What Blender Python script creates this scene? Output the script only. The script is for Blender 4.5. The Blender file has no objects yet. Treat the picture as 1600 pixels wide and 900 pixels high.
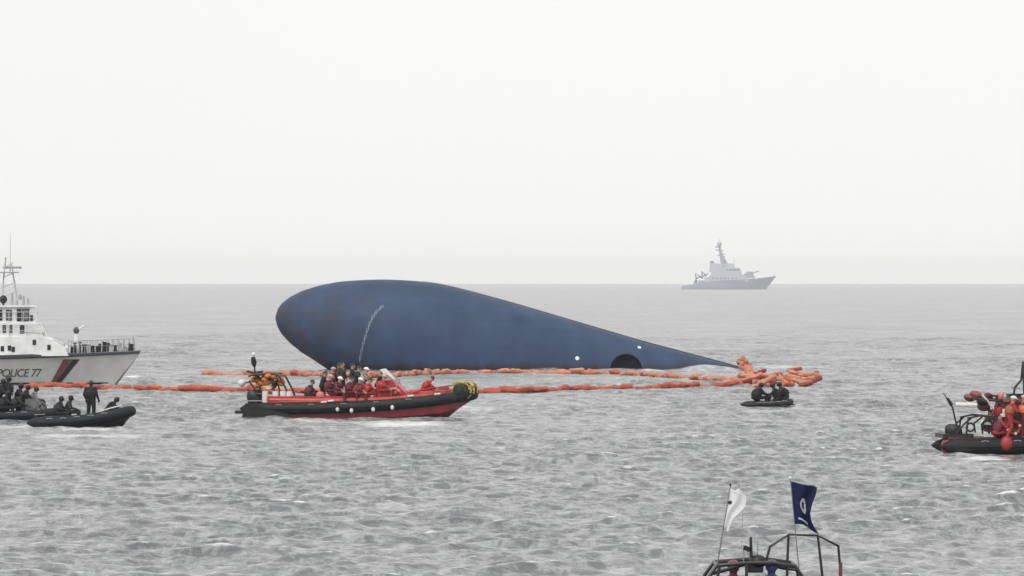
import bpy, bmesh, math, random
import numpy as np
from mathutils import Vector, Matrix, Euler
from mathutils.bvhtree import BVHTree

R = math.radians
random.seed(7)
rng = np.random.default_rng(11)
SC = bpy.context.scene
COL = SC.collection

# ------------------------------------------------------------------ camera
F = 9144.0            # focal length in photo pixels (1600 wide): a long telephoto lens
H = 7.4               # eye height above the sea (deck of another boat)
Y0 = 439.0            # photo row of the true horizon
cam = bpy.data.cameras.new('camera')
cam.sensor_fit = 'HORIZONTAL'
cam.sensor_width = 36.0
cam.lens = 36.0 * F / 1600.0
cam.clip_start = 1.0
cam.clip_end = 80000.0
camo = bpy.data.objects.new('camera', cam)
camo.location = (0, 0, H)
camo.rotation_euler = (R(90) - math.atan((450 - Y0) / F), 0, 0)
COL.objects.link(camo)
SC.camera = camo

# ------------------------------------------------------------------ sky, sun, exposure
SUN_EL, SUN_AZ = 48.0, 205.0
w = bpy.data.worlds.new('World'); SC.world = w
w.use_nodes = True
nt = w.node_tree; nt.nodes.clear()
def N(tree, t, **kw):
    n = tree.nodes.new(t)
    for k, v in kw.items():
        setattr(n, k, v)
    return n
out = N(nt, 'ShaderNodeOutputWorld')
bg = N(nt, 'ShaderNodeBackground'); bg.inputs['Strength'].default_value = 0.10
sky = N(nt, 'ShaderNodeTexSky', sky_type='NISHITA', sun_disc=False)
sky.sun_elevation = R(SUN_EL); sky.sun_rotation = R(SUN_AZ)
sky.dust_density = 6.0; sky.air_density = 1.0
hs = N(nt, 'ShaderNodeHueSaturation'); hs.inputs['Saturation'].default_value = 0.10
mx = N(nt, 'ShaderNodeMix', data_type='RGBA'); mx.inputs[0].default_value = 0.93
tc = N(nt, 'ShaderNodeTexCoord')
nz = N(nt, 'ShaderNodeTexNoise'); nz.inputs['Scale'].default_value = 3.0; nz.inputs['Detail'].default_value = 3
cr = N(nt, 'ShaderNodeValToRGB')
cr.color_ramp.elements[0].position = 0.3; cr.color_ramp.elements[0].color = (9.7, 9.7, 9.62, 1)
cr.color_ramp.elements[1].position = 0.7; cr.color_ramp.elements[1].color = (10.1, 10.08, 9.98, 1)
nt.links.new(tc.outputs['Generated'], nz.inputs['Vector'])
nt.links.new(nz.outputs['Fac'], cr.inputs['Fac'])
nt.links.new(sky.outputs['Color'], hs.inputs['Color'])
nt.links.new(hs.outputs['Color'], mx.inputs[6])
nt.links.new(cr.outputs['Color'], mx.inputs[7])      # the cloud deck
nt.links.new(mx.outputs[2], bg.inputs['Color'])
nt.links.new(bg.outputs['Background'], out.inputs['Surface'])

sun = bpy.data.lights.new('sun', 'SUN'); sun.energy = 1.5; sun.angle = R(40); sun.color = (1, 0.985, 0.97)
suno = bpy.data.objects.new('sun', sun)
az = R(SUN_AZ)
sd = Vector((math.sin(az) * math.cos(R(SUN_EL)), math.cos(az) * math.cos(R(SUN_EL)), math.sin(R(SUN_EL))))
suno.rotation_euler = (-sd).to_track_quat('-Z', 'Y').to_euler()
suno.location = (0, 0, 200)
COL.objects.link(suno)
vs = SC.view_settings
vs.view_transform = 'Standard'; vs.look = 'None'; vs.exposure = 0.05; vs.gamma = 1.0; vs.use_curve_mapping = False
SC.cycles.volume_bounces = 8
SC.cycles.max_bounces = 12
SC.cycles.use_denoising = True

# ------------------------------------------------------------------ helpers
def dist(py):                       # distance of the sea surface seen at photo row py
    return F * H / (py - Y0)
def at(px, py, D=None):             # photo pixel at distance D (or on the sea)
    if D is None:
        D = dist(py)
    return Vector(((px - 800) / F * D, D, H - (py - Y0) / F * D))

MATS = {}
def mat(name, col, rough=0.6, var=0.18, scale=6.0, metal=0.0, bump=0.0, alpha=None, tint=None, spec=0.5):
    if name in MATS:
        return MATS[name]
    m = bpy.data.materials.new(name); m.use_nodes = True
    t = m.node_tree; b = t.nodes['Principled BSDF']
    b.inputs['Roughness'].default_value = rough
    b.inputs['Metallic'].default_value = metal
    b.inputs['Specular IOR Level'].default_value = spec
    tc = N(t, 'ShaderNodeTexCoord'); n1 = N(t, 'ShaderNodeTexNoise')
    n1.inputs['Scale'].default_value = scale; n1.inputs['Detail'].default_value = 5
    cr = N(t, 'ShaderNodeValToRGB')
    lo = [max(0, c * (1 - var)) for c in col]; hi = [min(1, c * (1 + var)) for c in col]
    if tint:
        lo = [a * (1 - 0.35) + b_ * 0.35 for a, b_ in zip(lo, tint)]
    cr.color_ramp.elements[0].position = 0.32; cr.color_ramp.elements[0].color = (*lo, 1)
    cr.color_ramp.elements[1].position = 0.68; cr.color_ramp.elements[1].color = (*hi, 1)
    t.links.new(tc.outputs['Object'], n1.inputs['Vector'])
    t.links.new(n1.outputs['Fac'], cr.inputs['Fac'])
    t.links.new(cr.outputs['Color'], b.inputs['Base Color'])
    if bump:
        bp = N(t, 'ShaderNodeBump'); bp.inputs['Strength'].default_value = bump; bp.inputs['Distance'].default_value = 0.05
        t.links.new(n1.outputs['Fac'], bp.inputs['Height']); t.links.new(bp.outputs['Normal'], b.inputs['Normal'])
    MATS[name] = m
    return m

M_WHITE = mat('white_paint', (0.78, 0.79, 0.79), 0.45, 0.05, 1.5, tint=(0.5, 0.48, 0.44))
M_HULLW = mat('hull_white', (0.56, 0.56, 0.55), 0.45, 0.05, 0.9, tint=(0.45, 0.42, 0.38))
M_GREYP = mat('grey_paint', (0.34, 0.35, 0.36), 0.5, 0.1, 2)
M_DARK = mat('dark_rubber', (0.010, 0.011, 0.013), 0.6, 0.35, 4, bump=0.1)
M_BLACK = mat('black_plastic', (0.007, 0.007, 0.008), 0.45, 0.3, 5)
M_TUBE = mat('grey_black_tube', (0.014, 0.016, 0.017), 0.6, 0.4, 2.5, bump=0.15, spec=0.3)
M_TUBED = mat('faded_black_tube', (0.012, 0.014, 0.018), 0.6, 0.3, 2.5, bump=0.15, spec=0.3)
M_NAVY = mat('navy_stripe', (0.025, 0.022, 0.035), 0.45, 0.2, 2)
M_REDST = mat('dark_red_stripe', (0.19, 0.07, 0.07), 0.5, 0.2, 2)
M_RED = mat('red_paint', (0.42, 0.026, 0.024), 0.4, 0.25, 2)
M_REDH = mat('maroon_hull', (0.19, 0.018, 0.026), 0.35, 0.25, 1.5)
M_REDD = mat('red_deck', (0.42, 0.06, 0.035), 0.6, 0.25, 3)
M_ORANGE = mat('orange_vest', (0.60, 0.16, 0.05), 0.7, 0.2, 8)
M_YEL = mat('yellow_brown', (0.45, 0.26, 0.07), 0.7, 0.35, 7)
M_PALE = mat('pale_vinyl', (0.68, 0.66, 0.64), 0.5, 0.1, 6)
M_STEEL = mat('steel', (0.35, 0.36, 0.37), 0.35, 0.15, 6, metal=0.7)
M_BSTEEL = mat('black_steel', (0.02, 0.02, 0.022), 0.4, 0.25, 8)
M_ROSE = mat('rust_red_pipe', (0.16, 0.045, 0.045), 0.45, 0.3, 8)
M_GLASS = mat('dark_glass', (0.02, 0.024, 0.03), 0.08, 0.2, 2)
M_GREEN = mat('olive_net', (0.10, 0.13, 0.05), 0.8, 0.4, 9)
M_SKIN = mat('skin', (0.42, 0.25, 0.17), 0.55, 0.1, 10)
M_NEO = mat('neoprene_hood', (0.022, 0.018, 0.017), 0.7, 0.3, 8)
M_BOOT = mat('boots', (0.02, 0.02, 0.02), 0.5, 0.2, 10)
M_HAIR = mat('black_hair', (0.012, 0.010, 0.010), 0.5, 0.3, 20)
M_SUITS = {
    'black': mat('suit_black', (0.007, 0.008, 0.010), 0.8, 0.35, 6),
    'navy': mat('suit_navy', (0.010, 0.013, 0.020), 0.8, 0.3, 6),
    'green': mat('suit_green', (0.018, 0.026, 0.025), 0.8, 0.35, 6),
    'brown': mat('suit_brown', (0.055, 0.045, 0.03), 0.8, 0.35, 6),
    'red': mat('suit_red', (0.34, 0.03, 0.03), 0.7, 0.3, 6),
    'maroon': mat('suit_maroon', (0.12, 0.02, 0.035), 0.7, 0.3, 6),
    'grey': mat('suit_grey', (0.20, 0.19, 0.20), 0.75, 0.2, 6),
    'blue': mat('suit_blue', (0.04, 0.05, 0.16), 0.7, 0.2, 6),
}
M_FOAM = mat('foam', (0.78, 0.79, 0.79), 0.8, 0.06, 3, bump=0.3)
M_SHIPG = mat('far_ship_grey', (0.52, 0.53, 0.57), 0.5, 0.06, 0.2)
M_SHIPD = mat('far_ship_dark', (0.25, 0.26, 0.30), 0.5, 0.06, 0.2)

class MB:
    def __init__(s): s.v = []; s.f = []
    def add(s, v, f):
        o = len(s.v); s.v += [tuple(p) for p in v]; s.f += [tuple(i + o for i in q) for q in f]; return s
    def box(s, c, d, rot=None, taper=1.0):
        x, y, z = d[0] / 2, d[1] / 2, d[2] / 2
        vs_ = [Vector((sx * x * (taper if sz > 0 else 1), sy * y * (taper if sz > 0 else 1), sz * z)) for sz in (-1, 1) for sx, sy in ((-1, -1), (1, -1), (1, 1), (-1, 1))]
        if rot: 
            m = Euler(rot).to_matrix(); vs_ = [m @ p for p in vs_]
        c = Vector(c)
        return s.add([p + c for p in vs_], [(3, 2, 1, 0), (4, 5, 6, 7), (0, 1, 5, 4), (1, 2, 6, 5), (2, 3, 7, 6), (3, 0, 4, 7)])
    def tube(s, pts, r, n=8, cap=True, flat=1.0):
        pts = [Vector(p) for p in pts]; k = len(pts)
        rs = [r] * k if isinstance(r, (int, float)) else list(r)
        ts = [(pts[min(i + 1, k - 1)] - pts[max(i - 1, 0)]).normalized() for i in range(k)]
        up = Vector((0, 0, 1)) if abs(ts[0].z) < 0.9 else Vector((1, 0, 0))
        u = (up - ts[0] * up.dot(ts[0])).normalized()
        v = []; 
        for i in range(k):
            u = (u - ts[i] * u.dot(ts[i])).normalized(); b = ts[i].cross(u)
            for j in range(n):
                a = 2 * math.pi * j / n
                v.append(pts[i] + (u * math.cos(a) * flat + b * math.sin(a)) * rs[i])
        f = [(i * n + j, i * n + (j + 1) % n, (i + 1) * n + (j + 1) % n, (i + 1) * n + j) for i in range(k - 1) for j in range(n)]
        if cap: f += [tuple(reversed(range(n))), tuple(range((k - 1) * n, k * n))]
        return s.add(v, f)
    def ell(s, c, r, nu=12, nv=8, rot=None, zmin=-1.0):
        v = []; f = []; c = Vector(c); m = Euler(rot).to_matrix() if rot else Matrix.Identity(3)
        p0 = math.asin(max(-0.999, zmin))
        for i in range(nv + 1):
            ph = p0 + (math.pi / 2 * 0.985 - p0) * i / nv
            for j in range(nu):
                a = 2 * math.pi * j / nu
                v.append(c + m @ Vector((r[0] * math.cos(ph) * math.cos(a), r[1] * math.cos(ph) * math.sin(a), r[2] * math.sin(ph))))
        f = [(i * nu + j, i * nu + (j + 1) % nu, (i + 1) * nu + (j + 1) % nu, (i + 1) * nu + j) for i in range(nv) for j in range(nu)]
        f += [tuple(reversed(range(nu))), tuple(range(nv * nu, (nv + 1) * nu))]
        return s.add(v, f)
    def loft(s, rings, cap=True, closed=True):
        n = len(rings[0]); v = [p for r in rings for p in r]
        f = [(i * n + j, i * n + (j + 1) % n, (i + 1) * n + (j + 1) % n, (i + 1) * n + j) for i in range(len(rings) - 1) for j in range(n if closed else n - 1)]
        if cap: f += [tuple(reversed(range(n))), tuple(range((len(rings) - 1) * n, len(rings) * n))]
        return s.add(v, f)
    def prism(s, poly, axis, a, b):            # extrude polygon (list of 2D) along axis between a and b
        def P(p, t): 
            return {'y': (p[0], t, p[1]), 'z': (p[0], p[1], t), 'x': (t, p[0], p[1])}[axis]
        n = len(poly); v = [P(p, a) for p in poly] + [P(p, b) for p in poly]
        f = [tuple(range(n)), tuple(reversed(range(n, 2 * n)))] + [(j, j + n, (j + 1) % n + n, (j + 1) % n) for j in range(n)]
        return s.add(v, f)
    def ring(s, c, R_, r, axis='y', n=20, k=8):
        pts = []
        for i in range(n + 1):
            a = 2 * math.pi * i / n
            d = (math.cos(a) * R_, math.sin(a) * R_)
            pts.append({'y': (c[0] + d[0], c[1], c[2] + d[1]), 'z': (c[0] + d[0], c[1] + d[1], c[2]), 'x': (c[0], c[1] + d[0], c[2] + d[1])}[axis])
        return s.tube(pts, r, k, cap=False)
    def mesh(s, name, smooth=False, fix=True):
        me = bpy.data.meshes.new(name); me.from_pydata([tuple(p) for p in s.v], [], s.f)
        if fix:
            bm = bmesh.new(); bm.from_mesh(me); bmesh.ops.recalc_face_normals(bm, faces=bm.faces); bm.to_mesh(me); bm.free()
        if smooth:
            me.polygons.foreach_set('use_smooth', [True] * len(me.polygons))
            try: me.set_sharp_from_angle(angle=R(40))
            except Exception: pass
        me.update(); return me
    def build(s, name, m, parent=None, smooth=False, loc=None, rot=None):
        return put(name, s.mesh(name, smooth), m, parent, loc, rot)

def put(name, me, m=None, parent=None, loc=None, rot=None):
    o = bpy.data.objects.new(name, me); COL.objects.link(o)
    if m is not None and not me.materials: me.materials.append(m)
    if parent: o.parent = parent
    if loc is not None: o.location = loc
    if rot is not None: o.rotation_euler = rot
    return o
def thing(name, label, cat, loc=(0, 0, 0), rz=0.0, group=None, rot=None):
    o = bpy.data.objects.new(name, None); o.empty_display_size = 0.3; COL.objects.link(o)
    o.location = loc; o.rotation_euler = rot if rot else (0, 0, rz)
    return tag(o, label, cat, group)
def tag(o, label, cat, group=None):
    o['label'] = label; o['category'] = cat
    if group: o['group'] = group
    return o
def smoothstep(a, b, x):
    t = min(1, max(0, (x - a) / (b - a))); return t * t * (3 - 2 * t)
def interp(xs, ys, x): return float(np.interp(x, xs, ys))

# ------------------------------------------------------------------ the sea
NW = 140
lam = np.exp(rng.uniform(math.log(0.36), math.log(8.0), NW)); lam.sort()
kk = 2 * math.pi / lam
ang = R(-78) + rng.normal(0, 1, NW) * np.interp(np.log(lam), [math.log(.4), math.log(9)], [R(42), R(24)])          # mostly running towards the camera
kx, ky = kk * np.cos(ang), kk * np.sin(ang)
slope = 0.037 * np.where(lam > 1.7, (1.7 / lam) ** 0.8, 1.0)
amp = slope / kk
phs = rng.uniform(0, 2 * math.pi, NW)
def sea_h(x, y):
    return float(np.sum(amp * np.cos(kx * x + ky * y + phs)))

FOAM = []      # (x, y, rx, ry, strength) churned white water round hulls
def foam_at(px, py, rpx, rdepth, s):
    p = at(px, py); FOAM.append((p.x, p.y, rpx / F * p.y, rdepth, s))

def build_sea():
    th = np.concatenate([np.linspace(-180, -40, 15), np.linspace(-36, -6.4, 22), np.linspace(-6.2, 6.2, 430), np.linspace(6.4, 36, 22), np.linspace(40, 180, 15)])
    th = np.radians(th)
    rs = [0.5, 10, 25, 45, 65, 80]
    r = 86.0
    while r < 14900:
        rs.append(r)
        if r < 135: r += 0.45
        elif r < 260: r += 0.165
        elif r < 600: r += 0.165 + 0.43 * (r - 260) / 340
        elif r < 1500: r += 0.6 + 2.4 * (r - 600) / 900
        else: r *= 1.012 if r < 6000 else 1.12
    rs.append(15000.0)
    rs = np.array(rs); nr, nt_ = len(rs), len(th)
    X0 = rs[:, None] * np.sin(th)[None, :]; Y0_ = rs[:, None] * np.cos(th)[None, :]
    Z = np.zeros_like(X0); DX = np.zeros_like(X0); DY = np.zeros_like(X0); J = np.zeros_like(X0)
    step = np.maximum(np.gradient(rs), rs * R(12.4 / 430))
    unres = np.zeros_like(X0); lost = np.zeros(nr); tot = float(np.sum(slope ** 2))
    i0 = 6; j0, j1 = 37, 37 + 430
    for i in range(NW):
        wgt = np.clip((lam[i] / step - 2.3) / 2.2, 0, 1); wgt[:i0] = 0
        lost += (1 - wgt ** 2) * slope[i] ** 2
        n = np.max(np.nonzero(wgt)[0]) + 1 if np.any(wgt > 0) else 0
        if n <= i0: continue
        s = np.s_[i0:n, j0:j1]
        a = kx[i] * X0[s] + ky[i] * Y0_[s] + phs[i]
        c = np.cos(a); sn = np.sin(a); wv = wgt[i0:n, None] * amp[i]
        Z[s] += wv * c
        q = 1.05 if lam[i] > 1.2 else 0.7
        DX[s] -= q * wv * kx[i] / kk[i] * sn; DY[s] -= q * wv * ky[i] / kk[i] * sn
        J[s] += wv * kk[i] * c
    unres[:] = np.sqrt(lost / tot)[:, None]
    # gusts: patches of rougher and calmer water
    g = np.zeros_like(X0)
    for _ in range(14):
        l = rng.uniform(18, 90); a_ = rng.uniform(0, 6.28)
        g += np.cos((X0 * math.cos(a_) * 1.0 + Y0_ * math.sin(a_) * 0.55) * 6.283 / l + rng.uniform(0, 6.28))
    g = 1.0 + 0.24 * np.clip(g / 2.6, -1.5, 1.5)
    Z *= g; DX *= g; DY *= g; J *= g
    foam = np.clip((J - 0.52) / 0.3, 0, 1) * 0.95
    for (cx_, cy_, rx, ry, st) in FOAM:
        d = ((X0 - cx_) / rx) ** 2 + ((Y0_ - cy_) / ry) ** 2
        foam = np.maximum(foam, st * np.clip(1.25 - d, 0, 1))
    wx, wy = fx(1100), 483.0       # swell washing up over the sunken end of the hull
    Z += 0.5 * np.exp(-((X0 - wx) / 2.2) ** 2 - ((Y0_ - wy) / 2.6) ** 2)
    V = np.stack([X0 + DX, Y0_ + DY, Z], -1).reshape(-1, 3).astype(np.float32)
    idx = np.arange(nr * nt_).reshape(nr, nt_)
    q = np.stack([idx[:-1, :-1], idx[:-1, 1:], idx[1:, 1:], idx[1:, :-1]], -1).reshape(-1, 4)[:, ::-1]
    me = bpy.data.meshes.new('sea')
    me.vertices.add(len(V)); me.vertices.foreach_set('co', V.ravel())
    me.loops.add(q.size); me.loops.foreach_set('vertex_index', q.ravel().astype(np.int32))
    me.polygons.add(len(q)); me.polygons.foreach_set('loop_start', np.arange(0, q.size, 4, dtype=np.int32))
    me.polygons.foreach_set('use_smooth', np.ones(len(q), dtype=bool))
    at_ = me.attributes.new('foam', 'FLOAT', 'POINT'); at_.data.foreach_set('value', foam.ravel().astype(np.float32))
    at2 = me.attributes.new('ripple', 'FLOAT', 'POINT'); at2.data.foreach_set('value', unres.ravel().astype(np.float32))
    me.update(calc_edges=True)
    m = bpy.data.materials.new('sea_water'); m.use_nodes = True
    t = m.node_tree; b = t.nodes['Principled BSDF']
    b.inputs['IOR'].default_value = 1.333; b.inputs['Specular IOR Level'].default_value = 0.44
    tc = N(t, 'ShaderNodeTexCoord'); mp = N(t, 'ShaderNodeMapping'); mp.inputs['Scale'].default_value = (0.75, 1.35, 1)
    n1 = N(t, 'ShaderNodeTexNoise'); n1.inputs['Scale'].default_value = 3.0; n1.inputs['Detail'].default_value = 2
    bp = N(t, 'ShaderNodeBump'); bp.inputs['Strength'].default_value = 0.25; bp.inputs['Distance'].default_value = 0.09
    t.links.new(tc.outputs['Object'], mp.inputs['Vector']); t.links.new(mp.outputs['Vector'], n1.inputs['Vector'])
    t.links.new(n1.outputs['Fac'], bp.inputs['Height']); t.links.new(bp.outputs['Normal'], b.inputs['Normal'])
    ra = N(t, 'ShaderNodeAttribute', attribute_name='ripple')
    rm = N(t, 'ShaderNodeMapRange'); rm.inputs['From Min'].default_value = 0.0; rm.inputs['From Max'].default_value = 1.0
    rm.inputs['To Min'].default_value = 0.12; rm.inputs['To Max'].default_value = 1.4
    t.links.new(ra.outputs['Fac'], rm.inputs['Value']); 
    mg = N(t, 'ShaderNodeMapping'); mg.inputs['Scale'].default_value = (1.0, 0.35, 1)
    ng = N(t, 'ShaderNodeTexNoise'); ng.inputs['Scale'].default_value = 0.045; ng.inputs['Detail'].default_value = 6; ng.inputs['Roughness'].default_value = 0.65
    t.links.new(tc.outputs['Object'], mg.inputs['Vector']); t.links.new(mg.outputs['Vector'], ng.inputs['Vector'])
    gm = N(t, 'ShaderNodeMapRange'); gm.inputs['From Min'].default_value = 0.35; gm.inputs['From Max'].default_value = 0.65; gm.inputs['To Min'].default_value = 0.35; gm.inputs['To Max'].default_value = 1.5
    t.links.new(ng.outputs['Fac'], gm.inputs['Value'])
    gx = N(t, 'ShaderNodeMath', operation='MULTIPLY'); t.links.new(rm.outputs['Result'], gx.inputs[0]); t.links.new(gm.outputs['Result'], gx.inputs[1])
    t.links.new(gx.outputs[0], bp.inputs['Strength'])
    # turbid water body colour
    n2 = N(t, 'ShaderNodeTexNoise'); n2.inputs['Scale'].default_value = 0.05; n2.inputs['Detail'].default_value = 3
    t.links.new(tc.outputs['Object'], n2.inputs['Vector'])
    c2 = N(t, 'ShaderNodeValToRGB')
    c2.color_ramp.elements[0].position = 0.35; c2.color_ramp.elements[0].color = (0.125, 0.128, 0.134, 1)
    c2.color_ramp.elements[1].position = 0.65; c2.color_ramp.elements[1].color = (0.160, 0.163, 0.169, 1)
    t.links.new(n2.outputs['Fac'], c2.inputs['Fac'])
    ms_ = N(t, 'ShaderNodeMapping'); ms_.inputs['Scale'].default_value = (1.6, 1.1, 1); ms_.inputs['Rotation'].default_value = (0, 0, R(7))
    ns = N(t, 'ShaderNodeTexNoise'); ns.inputs['Scale'].default_value = 1.0; ns.inputs['Detail'].default_value = 9; ns.inputs['Roughness'].default_value = 0.72; ns.inputs['Distortion'].default_value = 0.6
    t.links.new(tc.outputs['Object'], ms_.inputs['Vector']); t.links.new(ms_.outputs['Vector'], ns.inputs['Vector'])
    nl = N(t, 'ShaderNodeMapRange'); nl.inputs['From Min'].default_value = 0.46; nl.inputs['From Max'].default_value = 0.70; nl.inputs['To Max'].default_value = 0.58
    t.links.new(ns.outputs['Fac'], nl.inputs['Value'])
    cs_ = N(t, 'ShaderNodeMix', data_type='RGBA'); cs_.inputs[7].default_value = (0.62, 0.63, 0.63, 1)
    t.links.new(nl.outputs['Result'], cs_.inputs[0]); t.links.new(c2.outputs['Color'], cs_.inputs[6])
    fa = N(t, 'ShaderNodeAttribute', attribute_name='foam')
    n3 = N(t, 'ShaderNodeTexNoise'); n3.inputs['Scale'].default_value = 1.7; n3.inputs['Detail'].default_value = 6; n3.inputs['Roughness'].default_value = 0.7
    t.links.new(mp.outputs['Vector'], n3.inputs['Vector'])
    ma = N(t, 'ShaderNodeMath', operation='MULTIPLY_ADD'); ma.inputs[1].default_value = 1.0
    sb = N(t, 'ShaderNodeMath', operation='SUBTRACT'); sb.inputs[1].default_value = 0.72
    t.links.new(n3.outputs['Fac'], sb.inputs[0])
    t.links.new(fa.outputs['Fac'], ma.inputs[0]); t.links.new(sb.outputs[0], ma.inputs[2])
    mr = N(t, 'ShaderNodeMapRange'); mr.inputs['From Min'].default_value = 0.10; mr.inputs['From Max'].default_value = 0.75
    t.links.new(ma.outputs[0], mr.inputs['Value'])
    mc = N(t, 'ShaderNodeMix', data_type='RGBA')
    t.links.new(mr.outputs['Result'], mc.inputs[0]); t.links.new(cs_.outputs[2], mc.inputs[6]); mc.inputs[7].default_value = (0.80, 0.81, 0.81, 1)
    t.links.new(mc.outputs[2], b.inputs['Base Color'])
    rr = N(t, 'ShaderNodeMapRange'); ru = N(t, 'ShaderNodeMapRange'); ru.inputs['From Min'].default_value = 0.4; ru.inputs['To Min'].default_value = 0.06; ru.inputs['To Max'].default_value = 0.215
    t.links.new(ra.outputs['Fac'], ru.inputs['Value']); t.links.new(ru.outputs['Result'], rr.inputs['To Min']); rr.inputs['To Max'].default_value = 0.8
    t.links.new(mr.outputs['Result'], rr.inputs['Value']); t.links.new(rr.outputs['Result'], b.inputs['Roughness'])
    me.materials.append(m)
    o = put('sea', me); o['kind'] = 'structure'
    return o

foam_at(630, 664, 90, 7, 0.75); foam_at(560, 660, 190, 4, 0.55); foam_at(735, 640, 60, 6, 0.6)
foam_at(140, 682, 120, 5, 0.62); foam_at(40, 668, 70, 4, 0.6); foam_at(140, 672, 90, 3, 0.6)
foam_at(1110, 580, 60, 9, 0.48); foam_at(1230, 575, 90, 9, 0.6); foam_at(1215, 600, 70, 5, 0.5)
foam_at(1250, 640, 60, 4, 0.45); foam_at(1200, 644, 60, 2.5, 0.5)
foam_at(1520, 718, 70, 4, 0.7); foam_at(1500, 712, 25, 3, 0.75); foam_at(150, 598, 60, 6, 0.85); foam_at(205, 590, 20, 7, 0.8)
foam_at(500, 596, 250, 4, 0.42); foam_at(950, 592, 230, 7, 0.45)
for px in range(530, 1100, 38):
    foam_at(px, 580.5, 26, 2.5, random.uniform(.35, .6))
for _ in range(16):
    px = random.uniform(-60, 1660); py = random.uniform(480, 800)
    foam_at(px, py, random.uniform(30, 90), 2.5, random.uniform(0.3, 0.45))

# ------------------------------------------------------------------ capsized ferry
FD = 488.0
def fz(py): return H - (py - Y0) / F * FD
def fx(px): return (px - 800) / F * FD
TOPX = [430, 433, 440, 452, 470, 495, 530, 565, 600, 640, 680, 720, 800, 900, 1000, 1080, 1130, 1152, 1165]
TOPY = [497, 484, 474, 464, 455, 446, 439, 436.5, 435.5, 437, 441, 450, 472, 502, 532, 553.5, 567, 573, 578]
BOTX = [430, 433, 440, 452, 470, 490, 515, 560, 640, 800, 1000, 1165]
BOTY = [497, 510, 522, 536, 550, 563, 580, 606, 640, 665, 660, 650]
def build_ferry():
    t = thing('capsized_ferry', 'dark blue upturned bow of a capsized ferry rising from the sea', 'ship', (fx(430), FD, 0))
    ox = fx(430)
    xs = [430.2] + list(np.linspace(431, 470, 14)) + list(np.linspace(476, 720, 36)) + list(np.linspace(730, 1165, 48))
    rings = []; n = 48
    for x in xs:
        zt, zb = fz(interp(TOPX, TOPY, x)), fz(interp(BOTX, BOTY, x))
        hh = max(0.02, (zt - zb) / 2); cz = (zt + zb) / 2
        # smooth the polyline outline a little
        hw = hh * interp([430, 520, 700, 1165], [1.05, 1.0, 0.95, 0.9], x)
        e = interp([430, 600, 1165], [1.0, 0.92, 0.75], x)
        ring = []
        for j in range(n):
            a = 2 * math.pi * j / n
            c, s_ = math.cos(a), math.sin(a)
            ring.append((fx(x) - ox, hw * math.copysign(abs(c) ** e, c), cz + hh * math.copysign(abs(s_) ** (1.0 if s_ > 0 else e), s_)))
        rings.append(ring)
    mb = MB().loft(rings); me = mb.mesh('hull', True, True)
    # gentle smoothing of the outline, then the half drowned tunnel opening is cut out of the plating
    bm = bmesh.new(); bm.from_mesh(me)
    for _ in range(5):
        bmesh.ops.smooth_vert(bm, verts=[v for v in bm.verts if v.co.x > 0.6], factor=0.5, use_axis_x=False, use_axis_y=True, use_axis_z=True)
    bm.to_mesh(me); bm.free()
    m = bpy.data.materials.new('blue_antifouling'); m.use_nodes = True
    nt_ = m.node_tree; b = nt_.nodes['Principled BSDF']
    tc = N(nt_, 'ShaderNodeTexCoord'); mp = N(nt_, 'ShaderNodeMapping'); mp.inputs['Scale'].default_value = (0.10, 0.3, 0.22)
    n1 = N(nt_, 'ShaderNodeTexNoise'); n1.inputs['Scale'].default_value = 1.6; n1.inputs['Detail'].default_value = 7; n1.inputs['Roughness'].default_value = 0.62
    cr_ = N(nt_, 'ShaderNodeValToRGB')
    cr_.color_ramp.elements[0].position = 0.30; cr_.color_ramp.elements[0].color = (0.025, 0.047, 0.094, 1)
    cr_.color_ramp.elements[1].position = 0.72; cr_.color_ramp.elements[1].color = (0.044, 0.079, 0.150, 1)
    nt_.links.new(tc.outputs['Object'], mp.inputs['Vector']); nt_.links.new(mp.outputs['Vector'], n1.inputs['Vector']); nt_.links.new(n1.outputs['Fac'], cr_.inputs['Fac'])
    # rusty scuffs low on the bulb
    n2 = N(nt_, 'ShaderNodeTexNoise'); n2.inputs['Scale'].default_value = 0.7; n2.inputs['Detail'].default_value = 8
    nt_.links.new(tc.outputs['Object'], n2.inputs['Vector'])
    sp = N(nt_, 'ShaderNodeSeparateXYZ'); nt_.links.new(tc.outputs['Object'], sp.inputs[0])
    mr = N(nt_, 'ShaderNodeMapRange'); mr.inputs['From Min'].default_value = 9.5; mr.inputs['From Max'].default_value = 1.0; mr.inputs['To Max'].default_value = 0.85
    nt_.links.new(sp.outputs['X'], mr.inputs['Value'])
    mr2 = N(nt_, 'ShaderNodeMapRange'); mr2.inputs['From Min'].default_value = 0.42; mr2.inputs['From Max'].default_value = 0.7
    nt_.links.new(n2.outputs['Fac'], mr2.inputs['Value'])
    mu = N(nt_, 'ShaderNodeMath', operation='MULTIPLY'); nt_.links.new(mr.outputs[0], mu.inputs[0]); nt_.links.new(mr2.outputs[0], mu.inputs[1])
    mc = N(nt_, 'ShaderNodeMix', data_type='RGBA'); nt_.links.new(mu.outputs[0], mc.inputs[0]); nt_.links.new(cr_.outputs[0], mc.inputs[6]); mc.inputs[7].default_value = (0.065, 0.048, 0.05, 1)
    n5 = N(nt_, 'ShaderNodeTexNoise'); n5.inputs['Scale'].default_value = 0.8; n5.inputs['Detail'].default_value = 6; n5.inputs['Roughness'].default_value = .7
    mp5 = N(nt_, 'ShaderNodeMapping'); mp5.inputs['Scale'].default_value = (1.0, 1.0, 0.15)
    nt_.links.new(tc.outputs['Object'], mp5.inputs['Vector']); nt_.links.new(mp5.outputs['Vector'], n5.inputs['Vector'])
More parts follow.
